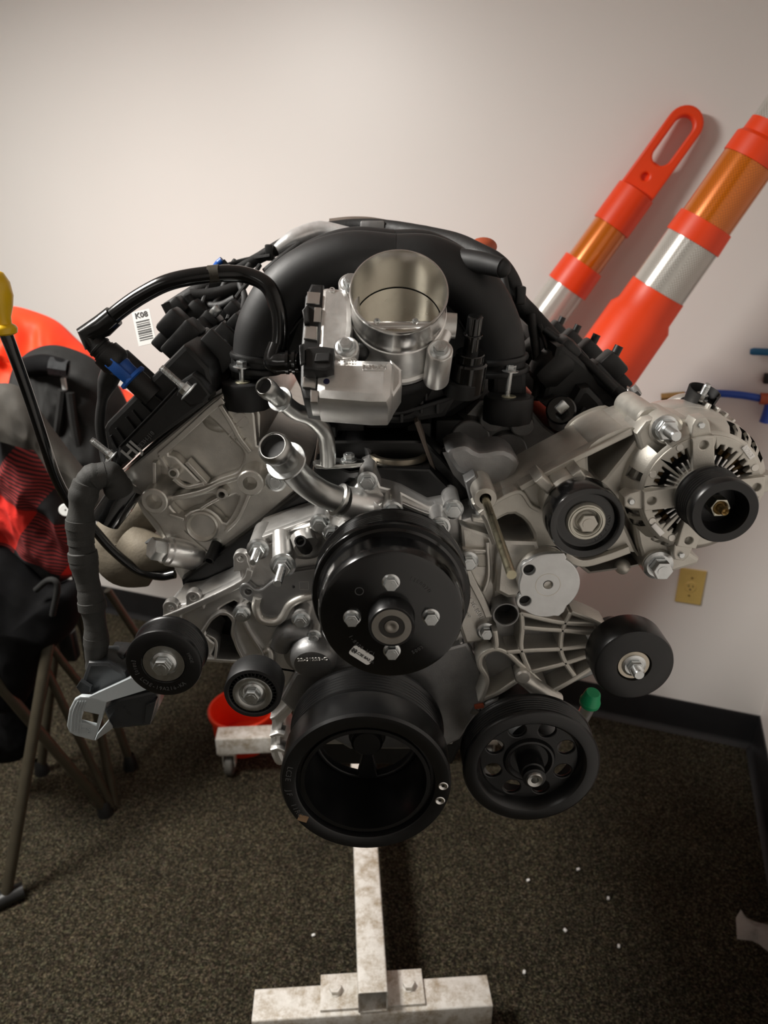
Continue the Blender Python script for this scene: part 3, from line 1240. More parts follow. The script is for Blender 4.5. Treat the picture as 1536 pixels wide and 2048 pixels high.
# left ribbed idler
f, R = ell(250, 403, 1267, 1388, .640)
m = MB()
pr = [(R * .53, -.012), (R * .55, -.002), (R * .58, 0), (R * .93, 0), (R * .985, -.001), (R, -.003)]
pr += [(R, -.004), (R * .965, -.006)]
grooves(pr, R * .965, -.006, -.028, 6, .0022)
pr += [(R, -.030), (R, -.032), (R * .5, -.032)]
m.lathe(f, pr, 72)
idl = m.build('ribbed_idler_pulley', M['satin_black'], engine)
m = MB()
m.lathe(f, [(0, -.004), (R * .32, -.004), (R * .33, -.0025), (R * .36, -.0012), (R * .545, -.0012), (R * .555, -.003), (R * .56, -.01)], 48)
m.build('dust_shield', M['steel'], idl)
bolt(idl, f.w(0, 0, -.004), FWD, .0098, M['zinc'], hh=.010, flange=1.35)
arc_text('etched_lettering', idl, f, 'LC3E-19A216-KA', .0062, R * .76, D(262), M['etch'], flip=True)
arc_text('etched_lettering', idl, f, '[0810]', .0052, R * .76, D(187), M['etch'], flip=True)
arc_text('etched_lettering', idl, f, 'MADE', .0052, R * .76, D(15), M['etch'])

# small plastic guide pulley with finned web
f, R = ell(447, 563, 1341, 1433, .635)
m = MB()
m.lathe(f, [(R * .80, -.006), (R * .82, -.001), (R * .86, 0), (R * .97, 0), (R, -.002), (R, -.028), (R * .95, -.030), (R * .5, -.030)], 64)
m.lathe(f, [(R * .6, -.008), (R * .82, -.008)], 48)
gp = m.build('guide_pulley', M['plastic_matte'], engine)
for i in range(36):
    a = 2 * PI * i / 36
    if i == 0:
        mm = MB()
        mm.box(V((0, 0, 0)), (R * .19, .0009, .006))
        fin0 = mm.build('web_fin', M['plastic'], gp)
        fin0.location = f.w(R * .77 * math.cos(a), R * .77 * math.sin(a), -.005) - wloc(gp)
        fin0.rotation_euler = (PI / 2, 0, 0)
        fme = fin0.data
    else:
        o = link('web_fin', fme, f.w(R * .77 * math.cos(a), R * .77 * math.sin(a), -.005), gp, Matrix.Rotation(-a, 3, 'Y').to_4x4().to_euler())
        o.rotation_euler = (Matrix.Rotation(-a, 3, 'Y') @ Matrix.Rotation(PI / 2, 3, 'X')).to_euler()
m = MB()
m.lathe(f, [(0, -.004), (R * .42, -.004), (R * .47, .0005), (R * .60, .002), (R * .68, .0015), (R * .70, -.003), (R * .70, -.01)], 48)
m.build('steel_shield', M['steel'], gp)
bolt(gp, f.w(0, 0, -.004), FWD, .0085, M['zinc'], hh=.010, flange=1.3)

# power steering pulley
f, R = ell(926, 1202, 1428, 1640, .640)
m = MB()
pr = [(R * .715, -.018), (R * .73, -.014), (R * .76, -.004), (R * .80, -.001), (R * .95, 0), (R * .985, -.0015), (R, -.004)]
grooves(pr, R * .985, -.006, -.030, 6, .0026)
pr += [(R, -.032), (R, -.034), (R * .7, -.034), (R * .7, -.02)]
m.lathe(f, pr, 88)
ps = m.build('steering_pump_pulley', M['satin_black'], engine)
m = MB()
fd = f.up(-.016)
hs = [circ(R * .565 * math.cos(D(22 + 45 * i)), R * .565 * math.sin(D(22 + 45 * i)), R * .125, 18) for i in range(8)]
m.plate(fd, circ(0, 0, R * .73, 64), .005, hs, .0015)
m.build('pulley_web', M['satin_black'], ps)
m = MB()
m.lathe(f, [(R * .40, -.018), (R * .36, -.012), (R * .33, -.0115), (R * .30, -.014), (R * .24, -.020), (R * .19, -.020), (R * .185, .000), (R * .17, .002), (R * .17, .006), (R * .15, .007), (R * .15, .010), (R * .165, .011), (R * .165, .015), (R * .12, .0155)], 40)
m.build('hub', M['satin_black'], ps)
m = MB()
m.lathe(f, [(0, .010), (R * .05, .010), (R * .055, .018), (R * .105, .019), (R * .12, .0175), (R * .12, .01)], 28)
m.build('threaded_shaft', M['steel'], ps)

# smooth idler on the right bracket
f, R = ell(1188, 1350, 1263, 1399, .640)
m = MB()
m.lathe(f, [(R * .40, -.012), (R * .405, -.003), (R * .43, 0), (R * .92, 0), (R * .97, -.0012), (R, -.005), (R, -.034), (R * .97, -.037), (R * .4, -.037)], 80)
si = m.build('smooth_idler_pulley', M['satin_black'], engine)
m = MB()
m.lathe(f, [(0, -.002), (R * .385, -.002), (R * .40, -.004), (R * .40, -.012)], 48)
m.build('dust_shield', simple('cream_plated_washer', lin(.62, .56, .46), .4, .7, 60, .06), si)
bolt(si, f.w(0, 0, -.002), FWD, .0085, M['zinc'], hh=.007, flange=1.5, stud=.009, studr=.0062)

# smooth idler on the alternator bracket
f, R = ell(1098, 1252, 975, 1116, .640)
m = MB()
m.lathe(f, [(R * .44, -.014), (R * .45, -.008), (R * .52, -.007), (R * .70, -.0085), (R * .76, -.008), (R * .80, -.001), (R * .86, 0), (R * .96, 0), (R, -.003), (R, -.030), (R * .97, -.034), (R * .4, -.034)], 80)
ai = m.build('smooth_idler_pulley', M['gloss_black'], engine)
m = MB()
m.lathe(f, [(R * .33, -.016), (R * .34, -.004), (R * .37, -.0025), (R * .48, -.0025), (R * .51, -.004), (R * .52, -.008)], 56)
m.lathe(f, [(R * .40, -.0018), (R * .41, -.0012), (R * .435, -.0012), (R * .445, -.0018), (R * .445, -.004)], 56)
m.build('bearing_ring', simple('cream_plated_ring', lin(.66, .64, .56), .35, .6, 60, .05), ai)
m = MB()
m.lathe(f, [(0, -.012), (R * .34, -.012), (R * .345, -.016)], 40)
m.build('recess_floor', M['cast_warm'], ai)
bolt(ai, f.w(.002, -.002, -.012), FWD, .0100, M['cast_warm'], hh=.006, flange=1.1)
arc_text('etched_lettering', ai, f.up(-.0078), '1903 37MGO', .0055, R * .62, D(330), M['etch'], flip=True)
# ------------------------------------------------------------------ alternator bracket
m = MB()
BY = .705
tri_open = [(1180, 905), (1200, 885), (1235, 868), (1262, 862), (1272, 872), (1258, 895), (1222, 940), (1202, 962), (1183, 955), (1178, 930)]
arch2 = [(990, 1052), (1005, 1036), (1030, 1030), (1055, 1050), (1068, 1082), (1050, 1092), (1010, 1090)]
bo = [(945, 1010), (955, 1000), (985, 996), (1020, 985), (1041, 974), (1110, 936), (1185, 897), (1268, 857), (1290, 850), (1312, 856), (1318, 880), (1300, 900), (1262, 950), (1246, 990), (1252, 1050), (1275, 1100), (1300, 1130), (1250, 1140), (1178, 1150), (1150, 1128), (1105, 1100), (1072, 1096), (985, 1092), (968, 1045)]
bf = plate_px(m, BY, bo, .095, [(tri_open, 2), (arch2, 2)], bev=.004)
abr = m.build('alternator_bracket', M['cast_warm'], engine)
m = MB()
# web closing the back of the opening, lips and shoulders
plate_px(m, BY + .07, [(1170, 850), (1290, 830), (1270, 960), (1180, 960)], .02, bev=.003)
m.build('pocket_floor', M['cast_warm'], abr)
m = MB()
rib(m, bf, [(1041, 978), (1110, 941), (1185, 903), (1265, 864)], 12, .02, h=.004)
m.build('edge_lip', M['cast_warm'], abr)
m = MB()
rib(m, bf, [(960, 1030), (1000, 1000), (1040, 985), (1062, 1012), (1080, 1022)], 9, .02, h=.006)
m.build('web_step', M['cast_warm'], abr)
m = MB()
rib(m, bf, [(1130, 1112), (1165, 1128), (1210, 1118), (1260, 1100)], 16, .03, h=.008)
m.build('lower_ledge', M['cast_warm'], abr)
m = MB()
m.sphere(W(1245, 1133, .71), .009, 14, 8)
m.build('cast_nub', M['cast_warm'], abr)
# through hole in the top flange
m = MB()
pt = W(1190, 873, .75)
nrm = V((-.42, 0, .9))
fq = axis_frame(pt, nrm)
m.lathe(fq, [(0, .0012), (.0065, .0012), (.0072, .002), (.0078, .0008)], 24)
m.build('flange_hole', M['cast_dark'], abr)
# boss carrying the long stud
m = MB()
f = at(971, 998, .690)
m.lathe(f, [(.0062, -.03), (.0062, 0), (.0115, 0), (.0122, -.0012), (.0132, -.10)], 32)
m.build('stud_boss', M['cast_warm'], abr)
m = MB()
m.cyl(f, .0061, -.028, -.02, 20)
m.build('stud_bore', M['void'], abr)
m = MB()
m.tube([f.w(0, 0, -.03), f.w(.0, -.004, .165)], .0042, seg=16)
m.build('long_stud', simple('yellow_zinc_stud', lin(.52, .48, .34), .3, 1.0, 60, .08), abr)
# upper end boss with nut and stud, shared with the alternator lug
m = MB()
f = at(1296, 838, .735)
m.cyl(Fr(W(1300, 842, .712), (1, 0, 0), (0, 0, 1)), .0145, -.075, 0, 32, .002)
m.build('end_boss', M['cast_warm'], abr)
# idler post with web corners
m = MB()
for q in ([(1070, 965), (1085, 952), (1108, 972), (1095, 990)], [(1145, 952), (1162, 938), (1175, 955), (1160, 972)]):
    plate_px(m, .672, q, .04, bev=.002)
f = at(1150, 1010, .675)
m.cyl(f, .032, -.035, 0, 36, .004)
m.build('idler_post', M['cast_warm'], abr)
# left dark foot of the bracket
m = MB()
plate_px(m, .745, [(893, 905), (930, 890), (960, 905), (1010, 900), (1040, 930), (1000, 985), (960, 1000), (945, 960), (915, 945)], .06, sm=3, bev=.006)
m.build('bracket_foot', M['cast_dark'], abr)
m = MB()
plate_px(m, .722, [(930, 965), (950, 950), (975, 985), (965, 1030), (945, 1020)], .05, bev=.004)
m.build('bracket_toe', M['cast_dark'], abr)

# ------------------------------------------------------------------ alternator
fp, RP = ell(1383, 1519, 960, 1086, .622)
AX = fp.o.x
AZ = fp.o.z
fa = Fr((AX, .676, AZ), (1, 0, 0), (0, 0, 1))
m = MB()
wins = []
for i in range(10):
    c = 36 * i + 17
    if any(abs((c - k + 180) % 360 - 180) < 16 for k in (100, 188, 278, 8)):
        continue
    wins.append((c - 13, c + 13))
wins = [(22, 50), (56, 84), (116, 142), (148, 173), (203, 230), (236, 262), (294, 322), (328, 354)]


def toothed(r0, r1, a0, a1):
    q = []
    n = 14
    for i in range(n + 1):
        a = D(a0 + (a1 - a0) * i / n)
        rr_ = r1 - (.005 if (i % 5) in (2, 3) else 0)
        q.append((rr_ * math.cos(a), rr_ * math.sin(a)))
    for i in range(n + 1):
        a = D(a1 - (a1 - a0) * i / n)
        q.append((r0 * math.cos(a), r0 * math.sin(a)))
    return q


m.plate(fa, circ(0, 0, .060, 80), .008, [toothed(.030, .051, a, b) for a, b in wins], .0012)
# shoulder ring with vent openings
prof_f = [(.059, -.001), (.0615, -.002), (.0635, -.004)]
prof_m = [(.0635, -.004), (.0690, -.011), (.0725, -.022), (.0695, -.024), (.066, -.014), (.061, -.008), (.0635, -.004)]
prof_b = [(.0725, -.022), (.0735, -.030), (.0735, -.060), (.069, -.062)]
m.lathe(fa, prof_f, 80)
m.lathe(fa, prof_b, 80)
vent = [(116, 127), (130, 141), (163, 172), (200, 207), (211, 218), (233, 239), (243, 249), (253, 258), (40, 48), (52, 60), (64, 72), (28, 36), (300, 308), (312, 320)]
vent.sort()
prev = 0.0
for a, b in vent + [(360, 360)]:
    if a > prev:
        m.lathe(fa, prof_m, max(2, int((a - prev) / 4)), D(prev), D(a))
    prev = b
alt = m.build('alternator', M['cast_warm'], engine)
m = MB()
m.lathe(fa, [(.0, -.026), (.060, -.026), (.064, -.030), (.064, -.12), (0, -.12)], 48)
m.build('stator_core', M['void'], alt)
for i in range(30):
    a = D(i * 12 + 3)
    if i == 0:
        mm = MB()
        mm.box((0, 0, 0), (.013, .012, .0055), bev=.002)
        o0 = mm.build('winding', M['copper'], alt)
        wme = o0.data
        o0.location = fa.w(.045 * math.cos(a), .045 * math.sin(a), -.020) - wloc(alt)
        o0.rotation_euler = (0, -a, 0)
    else:
        link('winding', wme, fa.w(.045 * math.cos(a), .045 * math.sin(a), -.020), alt, (0, -a, 0))
# rear frame
m = MB()
fr_ = fa.up(-.062)
m.lathe(fr_, [(.066, .002), (.0735, 0), (.0745, -.004), (.0745, -.03), (.071, -.045), (.0, -.05)], 64)
m.build('rear_frame', M['cast'], alt)
fin_me = None
for i in range(22):
    a = D(-100 + i * 8.2)
    p = fr_.w(.0752 * math.cos(a), .0752 * math.sin(a), -.016)
    if fin_me is None:
        mm = MB()
        mm.box((0, 0, 0), (.0075, .026, .0032), bev=.0008)
        o0 = mm.build('cooling_fin', M['cast'], alt)
        fin_me = o0.data
        o0.location = p - wloc(alt)
        o0.rotation_euler = (0, -a, 0)
    else:
        link('cooling_fin', fin_me, p, alt, (0, -a, 0))
# rotor fins seen in the windows
rme = None
for a0, b0 in wins:
    for k in range(3):
        a = D(a0 + (b0 - a0) * (k + .5) / 3)
        p = fa.w(.0315 * math.cos(a), .0315 * math.sin(a), -.001)
        if rme is None:
            mm = MB()
            mm.box((0, 0, 0), (.017, .0028, .0021), bev=.0008)
            o0 = mm.build('hub_fin', M['cast_bright'], alt)
            rme = o0.data
            o0.location = p - wloc(alt)
            o0.rotation_euler = (0, -a, 0)
        else:
            link('hub_fin', rme, p, alt, (0, -a, 0))
m = MB()
m.cyl(fa, .0275, -.03, .012, 40, .003)
m.build('bearing_nose', M['cast'], alt)
# four arms with a drilled pad, and a pin lug at the end
for a in (100, 188, 262, 8):
    m = MB()
    ca, sa = math.cos(D(a)), math.sin(D(a))
    fx = Fr(fa.w(0, 0, .006), fa.x * sa - fa.y * ca, fa.x * ca + fa.y * sa)
    m.plate(fx, [(-.011, .024), (.011, .024), (.0105, .060), (-.0105, .060)], .014, [circ(0, .052, .0042, 16)], .0012)
    m.plate(fx.up(-.006), [(-.0105, .058), (.0105, .058), (.0085, .072), (.005, .078), (-.005, .078), (-.0085, .072)], .02, (), .0016)
    ar = m.build('mounting_arm', M['cast_warm'], alt)
    m = MB()
    m.cyl(Fr(fx.w(0, .071, -.006), fx.x, fx.y), .0032, -.002, .003, 16, .0006)
    m.build('bolt_tip', M['zinc'], alt)
# raised pads with lettering
m = MB()
fx = Fr(fa.w(.0575 * math.cos(D(48)), .0575 * math.sin(D(48)), .0012), (.67, 0, -.74), (.74, 0, .67))
m.box(fx.w(0, 0), (.016, .006, .002), fx.x, fx.y, .0004)
m.text(Fr(fx.w(0, 0, .001), fx.x, fx.y), 'V263', .006, .0003)
m.build('cast_pad', M['cast_bright'], alt)
m = MB()
fx = Fr(fa.w(.0565 * math.cos(D(226)), .0565 * math.sin(D(226)), .0012), (.70, 0, -.71), (.71, 0, .70))
m.box(fx.w(0, 0), (.016, .006, .002), fx.x, fx.y, .0004)
m.build('cast_pad', M['cast_bright'], alt)
for a in (28, 122, 160, 246, 215):
    mm = MB()
    mm.cyl(Fr(fa.w(.0555 * math.cos(D(a)), .0555 * math.sin(D(a)), 0), fa.x, fa.y), .0040, -.004, .0008, 16, .0005)
    mm.build('cast_dot', M['cast'], alt)
# lugs to the bracket
m = MB()
plate_px(m, .694, [(1272, 868), (1292, 842), (1325, 832), (1380, 838), (1442, 848), (1470, 868), (1420, 862), (1370, 872), (1322, 902), (1292, 950), (1282, 996), (1256, 996), (1262, 960), (1285, 915)], .05, bev=.004)
plate_px(m, .694, [(1258, 990), (1300, 1000), (1345, 1080), (1400, 1118), (1395, 1130), (1345, 1145), (1312, 1153), (1292, 1140), (1276, 1090)], .05, bev=.004)
m.cyl(at(1336, 862, .686), .0165, -.05, 0, 32, .003)
m.cyl(at(1316, 1130, .688), .0165, -.05, 0, 32, .002)
m.build('mounting_lug', M['cast_warm'], alt)
bolt(alt, W(1329, 856, .686), FWD, .0105, M['zinc'], hh=.009, flange=1.25, stud=.019, studr=.0058, name='mounting_nut')
bolt(alt, W(1316, 1130, .688), FWD, .0108, M['zinc'], hh=.013, flange=1.5, name='mounting_bolt')
# pulley and nut
m = MB()
pr = [(RP * .64, -.026), (RP * .66, -.004), (RP * .70, 0), (RP * .96, 0), (RP, -.002), (RP, -.010)]
grooves(pr, RP * .995, -.011, -.036, 6, .0030)
pr += [(RP * 1.02, -.037), (RP * 1.02, -.041), (RP * .5, -.042)]
m.lathe(fp, pr, 72)
m.lathe(fp, [(0, -.026), (RP * .66, -.026)], 40)
m.build('alternator_pulley', M['satin_black'], alt)
m = MB()
m.plate(fp.up(-.010), circ(0, 0, .0098, 6), .016, [circ(0, 0, .0068, 20)], .001)
m.build('pulley_nut', simple('pale_zinc_nut', lin(.62, .60, .5), .32, .95, 60, .06), alt)
m = MB()
m.lathe(fp, [(0, -.003), (.0014, -.003), (.002, -.001), (.0034, 0), (.0042, -.002), (.0042, -.012), (.0066, -.014), (.0066, -.025)], 20)
m.build('shaft_end', M['brass'], alt)
# output terminal with black boot, bridge and studs
m = MB()
top = axis_frame(W(1398, 803, .765), V((.18, -.28, .94)))
m.cyl(top, .0185, -.012, -.004, 24, .001)
m.lathe(top, [(.0155, -.004), (.0175, .014), (.0160, .0145), (.0140, .002), (.0, .002)], 28, D(-60), D(240))
m.build('terminal_boot', M['plastic_matte'], alt)
bolt(alt, top.w(0, 0, .003), top.z, .0066, M['zinc'], hh=.005, flange=1.2, stud=.012, studr=.0038, name='terminal_stud')
m = MB()
m.tube([W(1300, 838, .80), W(1335, 818, .80), W(1372, 800, .79), W(1400, 815, .78), W(1418, 838, .77)], [.011, .013, .014, .013, .012], seg=12, flat=(V((0, 0, 1)), .55))
m.build('terminal_bridge', M['cast'], alt)
m = MB()
m.box(W(1352, 835, .775), (.075, .05, .012), (1, 0, -.1), (0, 1, 0), .003)
m.box(W(1322, 822, .80), (.022, .03, .012), bev=.002)
m.build('rear_cap', M['plastic_matte'], alt)
m = MB()
m.tube([W(1378, 828, .75), W(1402, 842, .70)], .0035, seg=12)
m.build('bolt_rod', M['zinc'], alt)

# ------------------------------------------------------------------ tensioner body with pale machined face
f = at(1096, 1170, .672)
sc_ = S(1096, 1170, .672)
m = MB()


def arcpts(cx_, cy_, r_, a0, a1, n):
    return [(cx_ + r_ * math.cos(D(a0 + (a1 - a0) * i / n)), cy_ + r_ * math.sin(D(a0 + (a1 - a0) * i / n))) for i in range(n + 1)]


o_ = []
o_ += arcpts(0, 0, 64 * sc_, 62, -48, 22)
o_ += [(38 * sc_, -62 * sc_), (28 * sc_, -72 * sc_)]
o_ += arcpts(0, -8 * sc_, 66 * sc_, -74, -128, 8)
o_ += arcpts(-42 * sc_, -38 * sc_, 19 * sc_, -125, -265, 8)
o_ += arcpts(0, 0, 58 * sc_, 205, 172, 5)
o_ += arcpts(-40 * sc_, 35 * sc_, 17 * sc_, 215, 105, 8)
o_ += arcpts(0, 6 * sc_, 63 * sc_, 128, 90, 6)
o_ += [(26 * sc_, 70 * sc_), (32 * sc_, 60 * sc_)]
m.plate(f, o_, .007, [circ(-40 * sc_, 33 * sc_, 11.5 * sc_, 24), circ(-43 * sc_, -37 * sc_, 11.5 * sc_, 24), circ(0, 0, 9 * sc_, 24)], .001)
ten = m.build('tensioner_mount', M['face_alu'], engine)
m = MB()
m.lathe(f, [(.058 * .5 * 0, -.009), (.0285, -.009), (.030, -.012), (.0305, -.06)], 44)
m.lathe(f, [(.004, -.009), (.0045, .0002)], 20)
m.cyl(f, .0045, -.012, -.004, 16)
m.build('tensioner_barrel', M['cast'], ten)
m = MB()
m.lathe(f, [(24 * sc_, 0), (24.2 * sc_, .0002), (25.5 * sc_, .0002), (25.7 * sc_, 0)], 40)
m.build('turned_ring', M['cast'], ten)
m = MB()
for (uu, vv) in ((-40, 33), (-43, -37)):
    m.cyl(Fr(f.w(uu * sc_, vv * sc_, -.0075), f.x, f.y), 12.5 * sc_, -.006, 0, 20)
m.build('dowel_bore', M['void'], ten)
m = MB()
plate_px(m, .700, [(1005, 1080), (1075, 1082), (1085, 1110), (1050, 1195), (1015, 1198), (990, 1185), (995, 1120)], .05, bev=.005)
m.build('tensioner_arm', M['cast'], ten)

# ------------------------------------------------------------------ ribbed bracket on the right
RY = .700
m = MB()
rb = [(985, 1205), (1005, 1195), (1060, 1210), (1130, 1215), (1165, 1228), (1215, 1250), (1240, 1300), (1200, 1345), (1150, 1365), (1100, 1392), (1085, 1380), (1055, 1360), (1040, 1358), (985, 1398), (958, 1408), (960, 1380), (972, 1358), (962, 1325), (975, 1305), (992, 1296), (988, 1260)]
rf = plate_px(m, RY + .03, rb, .012, bev=.002)
rbr = m.build('steering_pump_bracket', M['cast_dark'], engine)  # back plate coloured dark, painting the shade of the pockets between ribs
ribs = [
    [(1044, 1256), (1090, 1260), (1124, 1262), (1190, 1268)],
    [(1010, 1306), (1060, 1302), (1124, 1299), (1180, 1292)],
    [(1062, 1345), (1130, 1328), (1175, 1313)],
    [(1098, 1388), (1140, 1365), (1180, 1340), (1205, 1325)],
    [(1043, 1225), (1045, 1256), (1043, 1300), (1060, 1345)],
    [(1142, 1225), (1126, 1260), (1122, 1300), (1132, 1328), (1150, 1354)],
    [(990, 1262), (993, 1290), (990, 1300)],
    [(962, 1405), (974, 1362), (960, 1332), (965, 1312), (990, 1300), (1015, 1308), (1040, 1330), (1062, 1348), (1090, 1375)],
    [(966, 1400), (1000, 1385), (1034, 1363)],
    [(1040, 1228), (1090, 1240), (1130, 1247), (1190, 1250)],
    [(1142, 1226), (1180, 1240), (1210, 1255)],
]
for q in ribs:
    m = MB()
    rib(m, FY(RY), q, 11.5, .034, sm=5, bev=.0022)
    m.build('web_rib', M['cast_warm'], rbr)
m = MB()
f = at(1012, 1230, RY)
rr_ = 26 * S(1012, 1230, RY)
m.lathe(f, [(rr_ * .86, -.05), (rr_ * .86, -.001), (rr_ * .92, 0), (rr_, 0), (rr_ * 1.05, -.002), (rr_ * 1.08, -.035)], 36)
m.build('bored_boss', M['cast_dark'], rbr)
m = MB()
m.cyl(f, rr_ * .87, -.034, -.028, 24)
m.build('bore_floor', M['void'], rbr)
m = MB()
m.tube([W(1045, 1352, RY + .005), W(1080, 1380, RY - .0), W(1110, 1402, RY + .004)], [.010, .0105, .012], seg=16)
m.cyl(at(1047, 1356, RY - .008), .009, -.02, 0, 20, .002)
m.build('pump_pivot', M['cast'], rbr)
m = MB()
f = at(1240, 1300, .676)
m.cyl(f, .020, -.04, 0, 28, .003)
m.build('idler_post', M['cast_dark'], rbr)
# steering pump body, capped port
m = MB()
f = Fr(V((W(1064, 1530, .68).x, .675, W(1064, 1530, .64).z)), (1, 0, 0), (0, 0, 1))
m.lathe(f, [(0, -.003), (.03, -.003), (.034, -.008), (.036, -.02), (.044, -.03), (.044, -.10), (0, -.11)], 40)
pump = m.build('steering_pump', M['cast_dark'], engine)
m = MB()
m.tube([W(1138, 1462, .745), W(1162, 1440, .735), W(1180, 1406, .725)], .0085, seg=16)
m.build('port_tube', M['zinc'], pump)
m = MB()
ax = (W(1190, 1376, .718) - W(1178, 1411, .725)).normalized()
fc = axis_frame(W(1179, 1406, .724), ax)
m.lathe(fc, [(.0125, -.001), (.0128, .004), (.0118, .005), (.0095, .0175), (.0080, .0195), (0, .0195)], 24)
m.build('green_cap', M['green'], pump)
tag(bpy.data.objects['green_cap'], 'green plastic port cap')
m = MB()
m.tube([W(955, 1410, .735), W(930, 1425, .74), W(905, 1450, .745)], .010)
m.tube([W(1000, 1395, .735), W(960, 1412, .735)], .006)
m.build('pump_edge', M['cast_dark'], pump)
m = MB()
m.box(W(958, 1411, .728), (.012, .006, .006), (1, 0, .2), (0, 1, 0), .001)
m.build('red_tab', M['red_plastic'], pump)
# ------------------------------------------------------------------ throttle body
TH = D(41)
fT = Fr(W(798, 580, .700), (1, 0, 0), (0, math.sin(TH), math.cos(TH)))
R = 100 * S(798, 580, .700)
m = MB()
m.lathe(fT, [(R * .93, -.082), (R * .93, -.026), (R * .945, -.018), (R * .955, -.002), (R * .965, 0), (R * .99, -.0003), (R, -.002), (R, -.004), (R * .975, -.007), (R * .97, -.026), (R * .985, -.030), (R * 1.0, -.032), (R * 1.0, -.036)], 96)
tb = m.build('throttle_body', M['machined'], engine)
m = MB()
m.lathe(fT, [(R * .98, -.034), (R * 1.02, -.036), (R * 1.035, -.046), (R * 1.04, -.082), (R * 1.10, -.084), (R * 1.10, -.090), (R * .9, -.090)], 96)
m.build('body_casting', M['cast_bright'], tb)
m = MB()
fb = Fr(fT.w(0, 0, -.050), (1, 0, 0), (fT.y * math.cos(D(-7)) + fT.z * math.sin(D(-7))))
m.lathe(fb, [(0, 0), (R * .915, 0), (R * .915, -.003), (0, -.003)], 80)
m.build('butterfly_plate', simple('brushed_brass_toned_plate', lin(.62, .58, .48), .24, 1.0, 50, .06), tb)
m = MB()
m.tube([fb.w(-R * .92, -.008, .0008), fb.w(R * .92, -.008, .0008)], .0052, seg=16)
m.build('throttle_shaft', M['machined'], tb)
for s in (-.021, .017):
    m = MB()
    ff = Fr(fb.w(s, -.006, .0055), fb.x, fb.y)
    m.lathe(ff, [(0, .0005), (.0012, .0005), (.0014, .0018), (.0030, .0020), (.0034, .0005), (.0034, -.003)], 20)
    m.build('plate_screw', M['zinc'], tb)
m = MB()
m.lathe(fT, [(R * .93, -.0565), (R * .915, -.0560), (R * .915, -.0570), (R * .93, -.0575)], 80)
m.build('bore_seat', M['void'], tb)
# gear case at the left with black cover strip and spring clips
m = MB()
g = fT.up(-.030)
m.plate(g, px(g, [(640, 574), (655, 572), (692, 576), (704, 600), (706, 650), (700, 690), (716, 716), (690, 722), (640, 722), (632, 700)]), .05, (), .006)
g2 = fT.up(-.034)
m.plate(g2, px(g2, [(688, 580), (690, 560), (702, 550), (716, 556), (716, 620), (690, 620)], 2), .040, (), .004)
m.build('gear_case', M['cast_bright'], tb)
m = MB()
g3 = fT.up(-.026)
m.plate(g3, px(g3, [(634, 720), (664, 712), (782, 715), (790, 728), (786, 790), (776, 806), (740, 806), (634, 798), (628, 780), (630, 740)]), .056, (), .010)
g4 = fT.up(-.036)
m.plate(g4, px(g4, [(780, 716), (804, 738), (804, 768), (780, 806), (770, 790)]), .04, (), .003)
mh = m.build('motor_housing', M['cast_bright'], tb)
m = MB()
c = g3.hit(748, 735)
m.box(g3.w(c[0], c[1], -.0002), (.0215, .0068, .0016), g3.x, g3.y, .0005)
m.build('lettering_pad', M['cast_bright'], tb)
m = MB()
m.text(Fr(g3.w(c[0], c[1], .0007), g3.x, g3.y), 'FoMoCo', .0062, .0005)
m.build('raised_lettering', M['machined'], tb)
m = MB()
c = g3.hit(694, 721)
m.text(Fr(g3.w(c[0], c[1], .0000), g3.x, g3.y), 'A12+920', .0050, .0005)
m.build('raised_lettering', M['cast'], tb)
m = MB()
c = g3.hit(767, 735)
m.lathe(Fr(g3.w(c[0], c[1], 0), g3.x, g3.y), [(.0029, 0), (.0029, .0006), (.0036, .0006), (.0036, 0)], 24)
m.build('cast_ring', M['cast_bright'], tb)
m = MB()
c = g3.hit(653, 763)
m.lathe(Fr(g3.w(c[0], c[1], .0002), g3.x, g3.y), [(0, .0001), (.0030, .0001), (.0032, -.001)], 18)
m.build('paint_dot', simple('navy_paint', lin(.01, .01, .05), .4, 0), tb)
m = MB()
c = g.hit(664, 580)
m.lathe(Fr(g.w(c[0], c[1], 0), g.x, g.y), [(.0022, 0), (.0022, .0006), (.003, .0006), (.003, 0)], 20)
m.build('cast_ring', M['cast_bright'], tb)
m = MB()
g5 = fT.up(-.030)
m.plate(g5, px(g5, [(610, 592), (622, 566), (648, 568), (646, 620), (640, 690), (634, 800), (608, 796), (600, 770), (602, 690)]), .045, (), .003)
cov = m.build('gear_cover', M['plastic'], tb)
for q in ([(614, 582), (641, 584), (639, 608), (612, 606)], [(628, 613), (643, 614), (641, 644), (626, 643)], [(610, 650), (635, 652), (634, 680), (607, 676)], [(605, 752), (633, 754), (631, 776), (604, 773)], [(620, 778), (637, 780), (635, 804), (620, 804)]):
    m = MB()
    gg = fT.up(-.0275)
    m.plate(gg, px(gg, q), .03, (), .0015)
    m.build('spring_clip', M['machined'], cov)
for q in ([(604, 620), (616, 606), (618, 642), (608, 645)],):
    m = MB()
    gg = fT.up(-.024)
    m.plate(gg, px(gg, q), .01, (), .001)
    m.build('cover_ridge', M['plastic'], cov)
m = MB()
gg = fT.up(-.014)
m.plate(gg, px(gg, [(606, 700), (616, 692), (640, 690), (668, 694), (667, 736), (650, 742), (606, 738)]), .045, (), .003)
con = m.build('connector', M['plastic'], tb)
m = MB()
gg = fT.up(-.012)
m.plate(gg, px(gg, [(632, 706), (660, 704), (658, 722), (628, 722)]), .008, (), .001)
m.build('connector_latch', M['plastic_matte'], con) if False else m.build('connector_latch', M['plastic_matte'], tb)
m = MB()
gg = fT.up(-.010)
